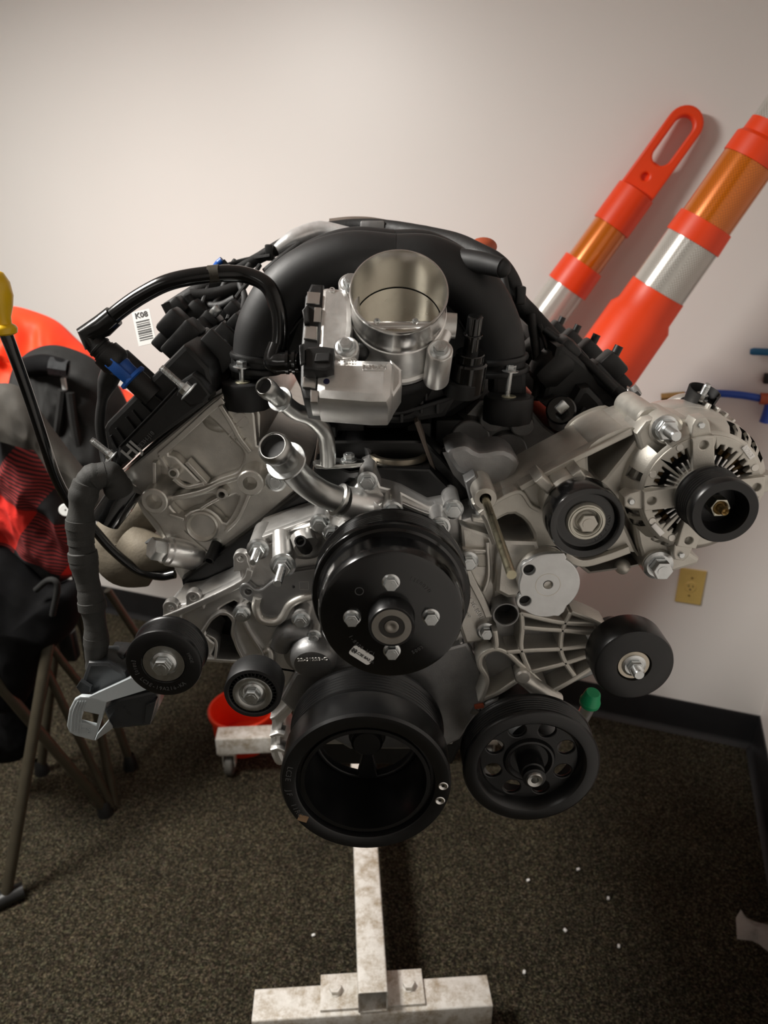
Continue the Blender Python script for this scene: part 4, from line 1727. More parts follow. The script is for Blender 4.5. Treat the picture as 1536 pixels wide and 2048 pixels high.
m.plate(gg, px(gg, [(598, 690), (608, 686), (610, 724), (600, 730)]), .004, [px(gg, [(601, 696), (606, 693), (607, 705), (602, 707)]), px(gg, [(602, 711), (607, 709), (607, 720), (603, 723)])], .0008)
m.build('lock_tab', M['plastic'], tb)
# flange bolts
for (u, v, h, ln) in [(692, 694, -.030, .0), (880, 700, -.032, .045), (702, 566, -.034, .0)]:
    gg = fT.up(h)
    c = gg.hit(u, v)
    p = gg.w(c[0], c[1])
    m = MB()
    m.lathe(Fr(p, fT.x, fT.y), [(0, 0), (.0118, 0), (.0128, -.0015), (.0135, -.055 if ln else -.03)], 32)
    m.build('bolt_boss', M['cast_bright'], tb)
    bolt(tb, p, fT.z, .0068, M['zinc'], hh=.006, flange=1.5)
m = MB()
gg = fT.up(-.050)
a_, b_ = gg.hit(880, 650), gg.hit(912, 652)
m.tube([gg.w(a_[0], a_[1]), gg.w(b_[0], b_[1])], [.013, .0125], seg=24)
a_, b_ = gg.hit(878, 690), gg.hit(890, 665)
m.tube([gg.w(a_[0], a_[1]), gg.w(b_[0], b_[1])], .008, seg=12)
m.build('shaft_boss', M['cast_bright'], tb)
m = MB()
gg = fT.up(-.045)
c = gg.hit(718, 705)
m.sphere(gg.w(c[0], c[1]), .010, 16, 10)
m.build('rubber_plug', M['rubber'], tb)

# ------------------------------------------------------------------ intake manifold
m = MB()
core = W(790, 600, .93)
m.lathe(fT.up(-.090), [(R * 1.12, .0), (R * 1.16, -.004), (R * 1.16, -.014), (R * 1.0, -.03), (R * .9, -.12)], 60)
m.box(W(790, 700, 1.02), (.16, .30, .13), bev=.03)
plate_px(m, .805, [(650, 805), (700, 812), (905, 765), (912, 800), (890, 835), (800, 850), (675, 842)], .16, bev=.006)
im = m.build('intake_manifold', M['plastic_matte'], engine)
m = MB()
rib(m, FY(.800), [(655, 812), (780, 828), (890, 800), (912, 790)], 9, .02, h=.006)
m.build('plenum_lip', M['plastic_matte'], im)
for u in (680, 720, 760, 800, 840, 872):
    m = MB()
    v0 = 818 if u < 820 else 800
    plate_px(m, .797, [(u, v0), (u + 7, v0), (u + 7, v0 + 28), (u, v0 + 28)], .03, bev=.001)
    m.build('plenum_rib', M['plastic'], im)
for u in (800, 825, 850):
    m = MB()
    plate_px(m, .790, [(u, 765), (u + 5, 763), (u + 5, 800), (u, 802)], .03, bev=.001)
    m.build('plenum_rib', M['plastic'], im)
# arched runners
Lp = [(512, 740), (514, 700), (527, 652), (562, 592), (618, 547), (700, 520), (790, 522)]
Rp = [(1006, 745), (1003, 705), (990, 655), (962, 600), (915, 556), (855, 527), (790, 522)]
for side in (Lp, Rp):
    pts = [W(u, v, .855) for u, v in side]
    for k in range(4):
        dy = V((0, .105 * k, .004 * k if k < 2 else .0))
        m = MB()
        m.tube([p + dy for p in pts], [.026, .028, .0305, .031, .031, .031, .029], seg=28, n=8, flat=None)
        m.build('runner', M['plastic_matte'], im)
        if k == 0:
            for t_, off in ((0.05, .0), (.35, 0)):
                m = MB()
                a, b = pts[0], pts[1]
                q = a + (b - a) * t_ * 2
                fz = axis_frame(q, b - a)
                m.lathe(fz, [(.027, -.004), (.031, -.003), (.032, 0), (.031, .003), (.027, .004)], 36)
                m.build('runner_band', M['plastic'], im)
        # neighbouring web between runners
        if k < 3:
            m = MB()
            for i in range(1, 5):
                m.box((pts[i] + pts[i + 1]) / 2 + dy + V((0, .052, 0)) - (pts[i] - V((pts[i].x * .0 + core.x, pts[i].y, core.z))).normalized() * .008, (.03, .07, .05), (pts[i + 1] - pts[i]).normalized(), (0, 1, 0), .006)
            m.build('runner_web', M['plastic_matte'], im)
m = MB()
m.box(W(782, 494, .88), (.008, .06, .008), bev=.002)
m.tube([W(785, 492, .86), W(800, 505, .83), W(806, 520, .82)], .003)
m.build('seam_clip', M['plastic'], im)
# inner dark underside panels between runner and plenum
m = MB()
plate_px(m, .875, [(560, 700), (590, 620), (640, 580), (700, 560), (900, 570), (950, 620), (985, 720), (960, 800), (900, 840), (660, 830), (600, 780)], .30, bev=.01)
m.build('plenum_shell', M['plastic_matte'], im)
for q in ([(575, 640), (600, 612), (635, 592)], [(578, 668), (600, 640), (625, 622)], [(905, 570), (940, 600), (960, 630)], [(918, 640), (955, 700), (990, 760)]):
    m = MB()
    rib(m, FY(.868), q, 6, .02, h=.004)
    m.build('shell_rib', M['plastic'], im)
# foot flanges with captive bolts
for (u, v, sh) in [(492, 762, .018), (1018, 790, .030)]:
    top = W(u, v, .835)
    m = MB()
    fz = Fr(top, (1, 0, 0), (0, 1, 0))
    m.plate(fz, circ(0, 0, .030, 10), .032, (), .003)
    m.build('foot_flange', M['plastic_matte'], im)
    m = MB()
    bu = fz.w(-.002, -.010, 0)
    m.cyl(Fr(bu, fz.x, fz.y), .0085, -.001, .0012, 24, .0003)
    m.build('bolt_sleeve', simple('dull_brass_sleeve', lin(.45, .42, .3), .4, .7), im)
    bolt(im, bu + V((0, 0, sh)), V((.05, -.04, 1)), .0062, M['zinc'], hh=.0055, flange=1.6, shaft=sh + .01)
    m = MB()
    plate_px(m, .845, [(u - 32, v - 60), (u + 36, v - 60), (u + 36, v + 5), (u - 32, v + 5)], .05, bev=.006)
    m.build('runner_foot', M['plastic_matte'], im)
# vapour canister and tubes on the right of the throttle body
m = MB()
f1 = axis_frame(W(938, 728, .79), V((.06, -.25, 1)))
m.cyl(f1, .0205, -.03, .004, 28, .002)
m.cyl(f1, .016, .004, .014, 24, .001)
m.cyl(f1, .0085, .014, .055, 20, .001)
m.cyl(f1, .0105, .032, .035, 20, .0005)
m.build('purge_valve', M['plastic_gloss'], im)
m = MB()
m.cyl(axis_frame(W(926, 765, .795), V((.06, -.25, 1))), .022, -.012, .006, 28, .002)
m.build('valve_base', M['plastic_matte'], im)
m = MB()
m.tube([W(820, 500, .90), W(890, 514, .86), W(960, 525, .83), W(1005, 536, .81)], [.012, .012, .0118, .0105], seg=20)
m.build('vacuum_rail', M['plastic_matte'], im)
m = MB()
m.sphere(W(1003, 536, .812), .0105, 16, 10)
m.build('rail_end', M['plastic_matte'], im)
# ------------------------------------------------------------------ valve covers
BK = V((-.70, 0, .714))      # left bank axis (up and outboard)
CX = V((.714, 0, .70))       # across the left bank
VY = .800
m = MB()
plate_px(m, VY, [(228, 946), (430, 782), (418, 735), (378, 692), (366, 690), (212, 846), (206, 858)], .46, bev=.006)
vc = m.build('valve_cover', M['plastic'], engine)
m = MB()
vf = plate_px(m, VY - .016, [(225, 948), (300, 888), (418, 803), (416, 775), (385, 752), (352, 775), (310, 820), (237, 895)], .04, bev=.004)
m.build('front_flange', M['plastic'], vc)
for a, b in [((300, 785), (329, 808)), ((281, 806), (306, 831)), ((264, 822), (287, 851)), ((251, 835), (272, 863)), ((231, 857), (250, 884)), ((220, 872), (233, 898))]:
    m = MB()
    rib(m, FY(VY - .001), [a, b], 2.6, .012, sm=0, h=.005, bev=.0004)
    m.build('cover_rib', M['plastic'], vc)
m = MB()
rib(m, FY(VY - .016), [(237, 895), (310, 820), (352, 775)], 2.5, .006, sm=0, h=.002, bev=.0004)
m.build('flange_edge', M['plastic'], vc)
m = MB()
ft = Fr(W(263, 902, VY - .0185), CX, BK)
m.text(ft, 'HJ', .022, .0004, bold=True)
m.build('moulded_mark', simple('pale_grey_mark', lin(.25, .25, .24), .5, 0), vc)
m = MB()
ft = Fr(W(292, 880, VY - .0185), CX, BK)
m.text(ft, '2E3H-J18', .007, .0003)
m.build('moulded_code', M['etch'], vc)
# ear with long stud bolt, and the one at the outer corner
m = MB()
plate_px(m, VY - .022, [(352, 792), (362, 762), (384, 748), (400, 760), (422, 790), (405, 808), (380, 815)], .03, bev=.003)
m.build('bolt_ear', M['plastic'], vc)
bd = V((-.70, -.06, .70))
bolt(vc, W(379, 784, VY - .028), bd, .0078, M['zinc'], hh=.007, flange=1.6, stud=.030, studr=.0042)
bolt(vc, W(226, 914, VY - .012), bd, .0062, M['zinc'], hh=.005, flange=1.3, stud=.024, studr=.0040)
# stepped ribs of the inboard flank
for k in range(6):
    y = VY + .055 + .062 * k
    base = W(405, 735, VY)
    m = MB()
    m.box(V((base.x - .004, y, base.z)) + CX * .004, (.05, .008, .045), CX, (0, 1, 0), .002)
    m.build('flank_rib', M['plastic'], vc)
for k in range(3):
    y = VY + .10 + .12 * k
    m = MB()
    b = W(428, 775, VY)
    m.box(V((b.x, y, b.z)) + BK * .006 + CX * .008, (.034, .034, .022), CX, (0, 1, 0), .004)
    m.build('bolt_ear', M['plastic'], vc)
    bolt(vc, V((b.x, y, b.z)) + BK * .018 + CX * .010, bd, .0072, M['zinc'], hh=.006, flange=1.5)
# ignition coils standing on the left cover
tl = W(290, 772, VY)
def coil(parent, base, bk, cx, s=1.0):
    mm = MB()
    mm.box(base + bk * .010, (.052, .036, .024), cx, (0, 1, 0), .004)
    mm.box(base + bk * .030 + cx * .006, (.034, .030, .026), cx, (0, 1, 0), .005)
    c_ = mm.build('ignition_coil', M['plastic'], parent)
    mm = MB()
    mm.box(base + bk * .026 - cx * .020, (.020, .022, .018), cx, (0, 1, 0), .003)
    mm.build('coil_connector', M['plastic_matte'], parent)
    mm = MB()
    fz = axis_frame(base + bk * .040 + cx * .012, bk * .6 + V((0, 0, .6)))
    mm.tube([fz.w(0, 0, -.014), fz.w(0, 0, .014)], .0055, seg=14, smooth=False, hollow=.7)
    mm.build('coil_stub', M['plastic'], parent)
    return c_


topmid = (W(366, 690, VY) + W(290, 768, VY)) / 2
for k in range(4):
    coil(vc, V((topmid.x, VY + .085 + .105 * k, topmid.z)) + CX * .012, BK, CX)
m = MB()
p = W(262, 742, .83)
m.cyl(axis_frame(p, BK), .016, -.03, .02, 24, .002)
m.build('breather_neck', M['plastic'], vc)
# K08 paper tag
ft = Fr(W(288, 655, .97), V((.93, .1, .2)), V((-.26, .45, .85)))
m = MB()
m.box(ft.w(0, 0), (.024, .048, .0006), ft.x, ft.y)
lab = m.build('paper_tag', M['white_label'], vc)
m = MB()
m.text(Fr(ft.w(0, .0175, .0005), ft.x, ft.y), 'K08', .0105, .0002, bold=True)
m.build('tag_print', M['ink'], vc)
m = MB()
for i, t_ in enumerate((.0016, .0008, .0022, .0008, .0014, .0024, .0008, .0016, .0010)):
    m.box(ft.w(0, .009 - i * .0032, .0005), (.018, t_, .0002), ft.x, ft.y)
m.build('barcode_print', M['etch'], vc)

# right cover
BR = V((.70, 0, .714))
CR = V((-.714, 0, .70))
RYV = .868
m = MB()
rv = [(1082, 806), (1265, 962), (1300, 905), (1288, 838), (1270, 812), (1130, 690), (1112, 692)]
plate_px(m, RYV, rv, .42, bev=.006)
vc2 = m.build('valve_cover', M['plastic'], engine)
m = MB()
plate_px(m, RYV - .014, [(1082, 806), (1265, 962), (1282, 930), (1130, 800), (1110, 792)], .04, bev=.004)
m.build('front_flange', M['plastic'], vc2)
m = MB()
plate_px(m, RYV - .020, [(1130, 828), (1160, 775), (1180, 772), (1205, 798), (1220, 825), (1180, 862), (1150, 858)], .05, bev=.008)
m.build('solenoid_cover', M['plastic'], vc2)
for q in ([(1150, 842), (1170, 815)], [(1165, 855), (1190, 825)], [(1180, 866), (1205, 838)]):
    m = MB()
    rib(m, FY(RYV - .020), q, 6, .02, sm=0, h=.005)
    m.build('cover_rib', M['plastic_matte'], vc2)
m = MB()
f1 = axis_frame(W(1122, 822, RYV - .03), V((-.25, -.8, .45)))
m.cyl(f1, .018, -.03, .006, 28, .002)
m.build('breather_cap', M['plastic_gloss'], vc2)
m = MB()
m.box(W(1124, 814, RYV - .05), (.012, .008, .014), CR, (0, 1, 0), .002)
m.build('cap_clip', M['zinc'], vc2)
m = MB()
rib(m, FY(RYV - .012), [(1180, 862), (1215, 822), (1225, 818), (1240, 828)], 4, .02, h=.008)
m.build('flange_edge', M['plastic_gloss'], vc2)
bolt(vc2, W(1262, 788, RYV), V((.70, -.3, .60)), .0085, M['zinc'], hh=.008, flange=1.3)
tm = W(1205, 755, RYV)
for k in range(4):
    b = V((W(1215, 780, RYV).x, RYV + .03 + .10 * k, W(1215, 770, RYV).z))
    coil(vc2, b - BR * .010, BR, CR)
inb = W(1100, 770, RYV)
for k in range(4):
    m = MB()
    c = V((inb.x, RYV + .03 + .10 * k, inb.z)) + CR * .006 + BR * .018
    m.box(c, (.040, .066, .055), CR, (0, 1, 0), .014)
    m.box(c + BR * .028 + CR * .006, (.03, .05, .02), CR, (0, 1, 0), .008)
    m.build('coil_shroud', M['plastic'], vc2)
for (u, v, Y) in [(1095, 680, 1.05), (1078, 660, 1.15), (1148, 710, .95), (1120, 705, 1.0)]:
    m = MB()
    m.box(W(u, v, Y), (.03, .03, .022), CR, (0, 1, 0), .003)
    m.build('connector', M['plastic'], vc2)

# ------------------------------------------------------------------ hoses and coolant pipes
m = MB()
hp = [(206, 652, .80), (235, 625, .80), (285, 590, .80), (345, 562, .80), (430, 548, .805), (490, 550, .81), (535, 572, .805), (556, 620, .80), (560, 665, .795), (556, 705, .79)]
m.tube([W(*p) for p in hp], .0088, seg=20, n=8)
hose = m.build('breather_hose', M['hose'], engine)
for (a, b, r_) in [((418, 549, .805), (440, 547, .805), .0094)]:
    m = MB()
    m.tube([W(*a), W(*b)], r_, seg=20)
    m.build('hose_print', simple('worn_hose_print', lin(.05, .045, .035), .3), hose)
m = MB()
m.tube([W(228, 632, .80), W(205, 652, .80), W(176, 668, .80), W(190, 690, .80)], [.0115, .0125, .0125, .012], seg=20, smooth=False)
m.build('hose_elbow', M['hose'], hose)
ea = (W(262, 752, .80) - W(188, 684, .80)).normalized()
fe = axis_frame(W(188, 684, .80), ea)
m = MB()
m.lathe(fe, [(.0115, 0), (.0125, .006), (.0135, .0065), (.0135, .009), (.0125, .0095), (.0125, .013), (.0138, .0135), (.0138, .016), (.0165, .0165), (.0172, .030), (.0150, .034), (.012, .036)], 32)
m.build('hose_collar', M['plastic'], hose)
m = MB()
m.lathe(fe, [(.0100, .030), (.0125, .038), (.0115, .041), (.0105, .052), (.0165, .0525), (.0172, .056), (.015, .0575), (.010, .058)], 28)
for s in (-1, 1):
    m.box(fe.w(.0135 * s, 0, .040), (.006, .012, .028), fe.x, fe.y, .001)
m.build('quick_connector', M['blue_clip'], hose)
m = MB()
m.tube([fe.w(0, 0, .055), fe.w(0, 0, .085)], .0135, seg=24)
m.build('cover_spigot', M['plastic'], hose)
m = MB()
m.tube([W(556, 690, .79), W(548, 718, .785), W(555, 726, .782), W(600, 724, .775)], [.0105, .0115, .0125, .0105], seg=20, n=4)
m.build('manifold_elbow', M['hose'], hose)
for u in (575, 588):
    m = MB()
    m.lathe(axis_frame(W(u, 725, .776), V((1, 0, 0))), [(.010, -.002), (.0128, -.0015), (.0128, .0015), (.010, .002)], 24)
    m.build('elbow_ring', M['hose'], hose)
m = MB()
m.tube([W(228, 735, .83), W(215, 765, .84), W(205, 800, .84), W(200, 850, .84), W(208, 900, .84), W(215, 940, .83)], [.0125, .0115, .006, .006, .006, .006], seg=14)
m.build('wire_conduit', M['rubber'], hose)

# heater pipes
def pipe(name, pts, r_, bead, mouth, Ys):
    mm = MB()
    w_ = [W(u, v, Y) for (u, v, Y) in pts]
    mm.tube(list(reversed(w_)), r_, seg=28, n=10, hollow=.86)
    o = mm.build(name, M['tube_steel'], engine)
    d0 = (w_[0] - w_[1]).normalized()
    fz = axis_frame(w_[0], d0)
    m2 = MB()
    m2.lathe(fz, [(r_ * .99, -.014), (r_ * 1.10, -.010), (r_ * 1.10, -.004), (r_ * 1.0, .0003), (r_ * .93, .001), (r_ * .86, -.0005)], 32)
    m2.build('pipe_mouth', M['tube_steel'], o)
    m2 = MB()
    m2.lathe(fz, [(r_ * .86, -.006), (0, -.007)], 24)
    m2.build('pipe_bore', M['void'], o)
    m2 = MB()
    fb_ = axis_frame(w_[0] - d0 * bead, d0)
    m2.lathe(fb_, [(r_, -.002), (r_ * 1.38, -.0016), (r_ * 1.42, 0), (r_ * 1.38, .0016), (r_, .002)], 36)
    m2.build('pipe_bead', M['zinc'], o)
    return o


p1 = pipe('heater_pipe', [(528, 772, .655), (562, 800, .680), (590, 822, .70), (622, 835, .715), (648, 862, .73), (655, 895, .742), (656, 925, .752)], .0088, .032, 0, 0)
m = MB()
fz = Fr(W(672, 922, .762), (1, 0, 0), (0, 1, 0))
m.plate(fz, [(-.022, -.012), (-.010, -.015), (.02, -.010), (.030, -.006), (.033, 0), (.030, .008), (.018, .010), (-.010, .014), (-.022, .010), (-.026, 0)], .005, (), .001)
m.build('pipe_flange', M['steel'], p1)
bolt(p1, W(698, 920, .762), V((0, -.1, 1)), .0062, M['zinc'], hh=.006, flange=1.5)
p2 = pipe('coolant_pipe', [(545, 892, .640), (575, 925, .665), (600, 955, .69), (640, 985, .705), (685, 1003, .712)], .0145, .033, 0, 0)
m = MB()
fz = axis_frame(W(678, 1000, .711), W(690, 1006, .713) - W(665, 995, .708))
m.lathe(fz, [(.0145, -.003), (.0185, -.002), (.0190, 0), (.0185, .002), (.0145, .003)], 32)
m.build('pipe_collar', M['steel'], p2)
m = MB()
m.tube([W(685, 1003, .712), W(715, 1012, .722), W(740, 1020, .735)], [.0175, .020, .024], seg=24)
m.build('inlet_casting', M['cast_bright'], p2)

# ------------------------------------------------------------------ oil dipstick
m = MB()
dp = [(12, 668, .80), (30, 715, .80), (60, 800, .805), (88, 885, .81), (112, 955, .82), (142, 1008, .83), (185, 1055, .84), (225, 1100, .85), (275, 1140, .86), (320, 1152, .86), (350, 1148, .86)]
m.tube([W(*p) for p in dp], [.0072, .0066, .0064, .0064, .0064, .0064, .0062, .0062, .0062, .0062, .0062], seg=16)
dip = m.build('dipstick_tube', M['gloss_black'], engine)
m = MB()
fz = axis_frame(W(12, 672, .80), W(0, 620, .80) - W(12, 672, .80))
m.lathe(fz, [(.0085, .001), (.0125, .003), (.0135, .008), (.0120, .011), (.0088, .013), (.0095, .020), (.0135, .030), (.0165, .042), (.0160, .056), (.0115, .066), (.004, .070), (0, .0702)], 28)
m.build('dipstick_handle', M['yellow'], dip)

# ------------------------------------------------------------------ exhaust manifold, outboard of the left head
m = MB()
m.tube([W(300, 1010, .93), W(250, 1060, .92), W(235, 1095, .91), W(255, 1125, .90), (W(300, 1135, .91))], [.03, .036, .038, .035, .028], seg=24)
m.tube([W(262, 1080, .90), W(300, 1110, .885), W(335, 1118, .90)], [.026, .030, .026], seg=24)
m.box(W(262, 1150, .90), (.06, .03, .02), (1, 0, -.15), (0, 1, 0), .006)
exm = m.build('exhaust_manifold', M['iron'], engine)
m = MB()
m.cyl(at(308, 1108, .868), .020, -.01, .0, 28, .002)
m.build('manifold_port', M['void'], exm)
m = MB()
m.tube([W(262, 972, .805), W(240, 1000, .80), W(212, 1040, .795)], [.016, .0185, .018], seg=24, smooth=False)
m.build('coolant_elbow', M['plastic_gloss'], exm)
m = MB()
m.tube([W(222, 900, .81), W(216, 935, .80), W(240, 960, .80), W(262, 968, .81)], .003, seg=8)
m.build('clip_wire', M['zinc'], exm)

# ------------------------------------------------------------------ wiring harness
m = MB()
hp = [(240, 985, .775), (226, 955, .770), (205, 950, .765), (178, 962, .760), (165, 1000, .755), (161, 1060, .75), (168, 1125, .745), (182, 1195, .74), (192, 1265, .735), (192, 1335, .73)]
random.seed(5)
base = catmull([W(*p) for p in hp], 10)
rs = [.0150 + .0012 * math.sin(i * .55) + random.uniform(-.0004, .0004) - .002 * max(0, i - 55) / 35 for i in range(len(base))]
m.tube(base, rs, seg=24, smooth=False)
har = m.build('taped_harness', M['tape'], engine)
for k in (20, 34, 48, 53, 58, 66, 72, 78, 82):
    k = min(k, len(base) - 2)
    m = MB()
    t_ = (base[k + 1] - base[k - 1]).normalized() + V((.0, 0, .12 if k % 2 else -.10))
    m.lathe(axis_frame(base[k], t_), [(rs[k] * .9, -.006), (rs[k] * 1.03, -.005), (rs[k] * 1.05, .005), (rs[k] * .9, .006)], 28)
    m.build('tape_wrap', M['tape'], har)
m = MB()
q = [W(165, 1362, .715), W(195, 1330, .73)]
plate_px(m, .715, [(163, 1362), (175, 1325), (215, 1325), (250, 1345), (262, 1378), (228, 1395), (190, 1395), (165, 1385)], .04, bev=.005)
con = m.build('connector_shell', M['smoke'], har)
m = MB()
plate_px(m, .708, [(152, 1375), (160, 1362), (182, 1375), (180, 1385), (165, 1392)], .006, bev=.001)
m.build('shell_clip', M['smoke'], har)
m = MB()
f = FY(.690)
m.plate(f, px(f, [(133, 1452), (138, 1420), (148, 1400), (160, 1393), (178, 1394), (213, 1404), (206, 1430), (188, 1482), (150, 1472), (138, 1465)]), .006, [px(f, [(166, 1423), (197, 1430), (192, 1452), (160, 1444)])], .0015)
m.hexa([W(178, 1394, .690), W(213, 1404, .690), W(298, 1378, .70), W(262, 1356, .70), W(178, 1389, .720), W(213, 1396, .720), W(298, 1368, .73), W(262, 1348, .73)])
m.hexa([W(195, 1470, .69), W(218, 1442, .69), W(228, 1455, .71), W(190, 1482, .69), W(195, 1466, .71), W(218, 1438, .71), W(228, 1450, .73), W(190, 1478, .71)])
m.build('lock_lever', M['grey_plastic'], har)
for k in range(4):
    m = MB()
    m.tube([W(142 + k * 6, 1462 + k * 2, .6895), W(146 + k * 6, 1425, .6895), W(156 + k * 5, 1402, .6895)], .0007, seg=6)
    m.build('grip_line', M['grey_plastic'], har)
m = MB()
m.text(Fr(W(172, 1462, .6895), (1, 0, -.1), (.1, 0, 1)), 'TE', .010, .0005)
m.build('raised_lettering', M['grey_plastic'], har)
m = MB()
plate_px(m, .705, [(205, 1420), (235, 1398), (315, 1380), (306, 1440), (298, 1452), (225, 1460)], .05, bev=.004)
m.build('connector_body', M['smoke'], har)
m = MB()
plate_px(m, .7, [(292, 1410), (312, 1402), (300, 1450), (288, 1448)], .01, bev=.001)
m.build('connector_rail', M['smoke'], har)
m = MB()
plate_px(m, .735, [(215, 1308), (248, 1310), (250, 1345), (215, 1340)], .03, bev=.003)
m.build('connector_cap', M['plastic'], har)

# engine loom over the manifold and along the right bank
def loom(name, pts, r_, mat='loom', parent=None, seg=12):
    mm = MB()
    mm.tube([W(*p) for p in pts], r_, seg=seg, n=6)
    return mm.build(name, M[mat], parent or engine)


random.seed(21)
lm = loom('engine_loom', [(335, 618, 1.0), (395, 585, 1.02), (455, 555, 1.05), (520, 515, 1.08), (590, 480, 1.10), (650, 462, 1.12), (720, 452, 1.12), (780, 458, 1.10), (850, 474, 1.06), (910, 488, 1.02), (950, 505, .98), (995, 525, .95), (1022, 560, .95), (1035, 600, .95), (1060, 628, .95), (1120, 690, .92), (1180, 740, .88), (1250, 795, .86)], [.009, .012, .009, .008, .012, .012, .010, .012, .015, .015, .014, .011, .011, .012, .012, .010, .009, .008])
loom('loom_branch', [(455, 556, 1.04), (440, 590, 1.02), (420, 625, 1.0), (405, 655, .97)], .005, parent=lm)
loom('loom_branch', [(500, 530, 1.06), (480, 560, 1.04), (490, 600, 1.0), (478, 640, .95)], .005, parent=lm)
loom('loom_branch', [(380, 592, 1.01), (430, 590, 1.02), (480, 575, 1.04)], .010, parent=lm)
loom('loom_branch', [(400, 610, 1.01), (440, 612, 1.0), (470, 598, 1.0)], .006, parent=lm)
loom('loom_branch', [(1005, 545, .94), (1012, 580, .93), (1018, 600, .93)], .005, parent=lm)
loom('loom_branch', [(1062, 630, .94), (1072, 700, .92), (1076, 760, .90), (1070, 800, .89)], .006, parent=lm)
loom('loom_branch', [(1090, 660, .92), (1130, 690, .90), (1180, 730, .87), (1230, 780, .85)], .005, parent=lm)
loom('loom_branch', [(600, 490, 1.08), (560, 520, 1.06), (530, 545, 1.05)], .006, parent=lm)
loom('heat_sleeve', [(552, 500, 1.085), (590, 478, 1.095), (640, 462, 1.11), (700, 466, 1.10)], [.008, .0135, .014, .008], 'foil', lm)
loom('corrugated_conduit', [(660, 450, 1.14), (700, 446, 1.14), (740, 447, 1.14), (785, 455, 1.13), (800, 458, 1.12)], .009, 'tan_label', lm)
loom('blue_wire', [(428, 540, 1.04), (436, 528, 1.05), (445, 520, 1.05)], .005, 'blue_clip', lm)
loom('ground_wire', [(445, 522, 1.05), (455, 535, 1.05), (458, 552, 1.05)], .004, parent=lm)
m = MB()
m.box(W(745, 455, 1.10), (.035, .02, .018), bev=.003)
m.build('loom_clip', M['cast_dark'], lm)
m = MB()
m.sphere(W(966, 494, 1.02), .019, 20, 12, (1, .8, .65))
m.build('red_cap', M['red_plastic'], lm)
for (u, v, Y) in [(405, 655, .96), (478, 645, .94), (470, 620, .98), (360, 612, .98)]:
    m = MB()
    m.box(W(u, v, Y), (.022, .03, .018), BK, (0, 1, 0), .003)
    m.build('loom_connector', M['plastic'], lm)
for (u, v, Y) in [(452, 545, 1.04), (1040, 590, .94), (540, 505, 1.08), (882, 480, 1.04)]:
    m = MB()
    m.box(W(u, v, Y), (.012, .018, .022), bev=.002)
    m.build('cable_tie', M['plastic'], lm)

for q in ([(470, 520, 1.07), (430, 570, 1.04), (380, 600, 1.02), (345, 640, .98)], [(520, 530, 1.05), (500, 560, 1.03), (470, 600, 1.0), (455, 640, .96)], [(440, 535, 1.05), (490, 520, 1.07), (540, 512, 1.07)],
          [(420, 560, 1.03), (400, 620, .99), (380, 660, .96)], [(1010, 560, .96), (1000, 590, .93), (1020, 640, .92), (1050, 680, .91)], [(690, 458, 1.13), (740, 470, 1.09), (800, 468, 1.09), (850, 462, 1.08)],
          [(900, 478, 1.05), (905, 468, 1.05), (920, 480, 1.03)], [(1080, 650, .93), (1100, 720, .90), (1110, 770, .88)]):
    loom('loom_wire', q, .0032, parent=lm, seg=8)

for (u, v, Y, mt) in [(446, 692, .90, 'zinc'), (432, 622, .98, 'zinc'), (412, 668, .93, 'cast_dark'), (482, 632, .97, 'cast_dark')]:
    m = MB()
    m.box(W(u, v, Y), (.014, .016, .012), CX, (0, 1, 0), .003)
    m.build('loom_lug', M[mt], lm)
# ------------------------------------------------------------------ engine stand
TW = .0585
bar_top = .113
b0 = V((-.0213, .925, 0))
bd_ = V((-.064, 1, 0)).normalized()
bx_ = V((bd_.y, -bd_.x, 0))
stand = thing('engine_stand', 'dirty white steel engine stand with square tubes, under the engine', 'engine stand', (b0.x, 1.3, 0))


def sq_tube(name, p0, p1, w, h, wall, up=V((0, 0, 1)), mat='stand', parent=None, open0=True):
    """hollow rectangular tube from p0 to p1"""
    p0, p1 = V(p0), V(p1)
    d = (p1 - p0).normalized()
    x = d.cross(up).normalized()
    y = x.cross(d).normalized()
    mm = MB()
    fr_ = Fr(p0, x, y)
    if fr_.z.dot(d) > 0:
        fr_ = Fr(p0, -x, y)
    c = .004

    def rect(a, b, k):
        q = []
        for (sx, sy, s0) in ((1, 1, 0), (-1, 1, 90), (-1, -1, 180), (1, -1, 270)):
            for i in range(4):
                q.append(((a - k) * sx + k * math.cos(D(s0 + 30 * i)), (b - k) * sy + k * math.sin(D(s0 + 30 * i))))
        return q
    mm.plate(fr_, rect(w / 2, h / 2, c), (p1 - p0).length, [rect(w / 2 - wall, h / 2 - wall, c * .5)], .0006)
    return mm.build(name, M[mat], parent, ang=50)


zt = bar_top + TW / 2 + .003
beam = sq_tube('base_beam', b0 + V((0, 0, zt)), b0 + bd_ * .82 + V((0, 0, zt)), TW, TW, .003, parent=stand)
cb = b0 + bd_ * .032
sq_tube('front_crossbar', cb - bx_ * .237 + V((0, 0, bar_top - TW / 2)), cb + bx_ * .238 + V((0, 0, bar_top - TW / 2)), TW + .006, TW, .003, parent=stand)
for s in (-1, 1):
    m = MB()
    c = cb + bx_ * (s * .066) + V((0, 0, bar_top + .0035)) + bd_ * .012
    m.box(c, (.076, .072, .007), bx_, bd_, .0012)
    m.build('gusset_plate', M['stand'], stand)
    bolt(stand, c + bx_ * (s * .008) + V((0, 0, .0035)), V((0, 0, 1)), .0125, M['stand'], hh=.009, flange=1.02)
rb0 = b0 + bd_ * .815
sq_tube('rear_crossbar', rb0 - bx_ * .425 + V((0, 0, .120)), rb0 + bx_ * .425 + V((0, 0, .120)), TW, TW, .003, parent=stand)
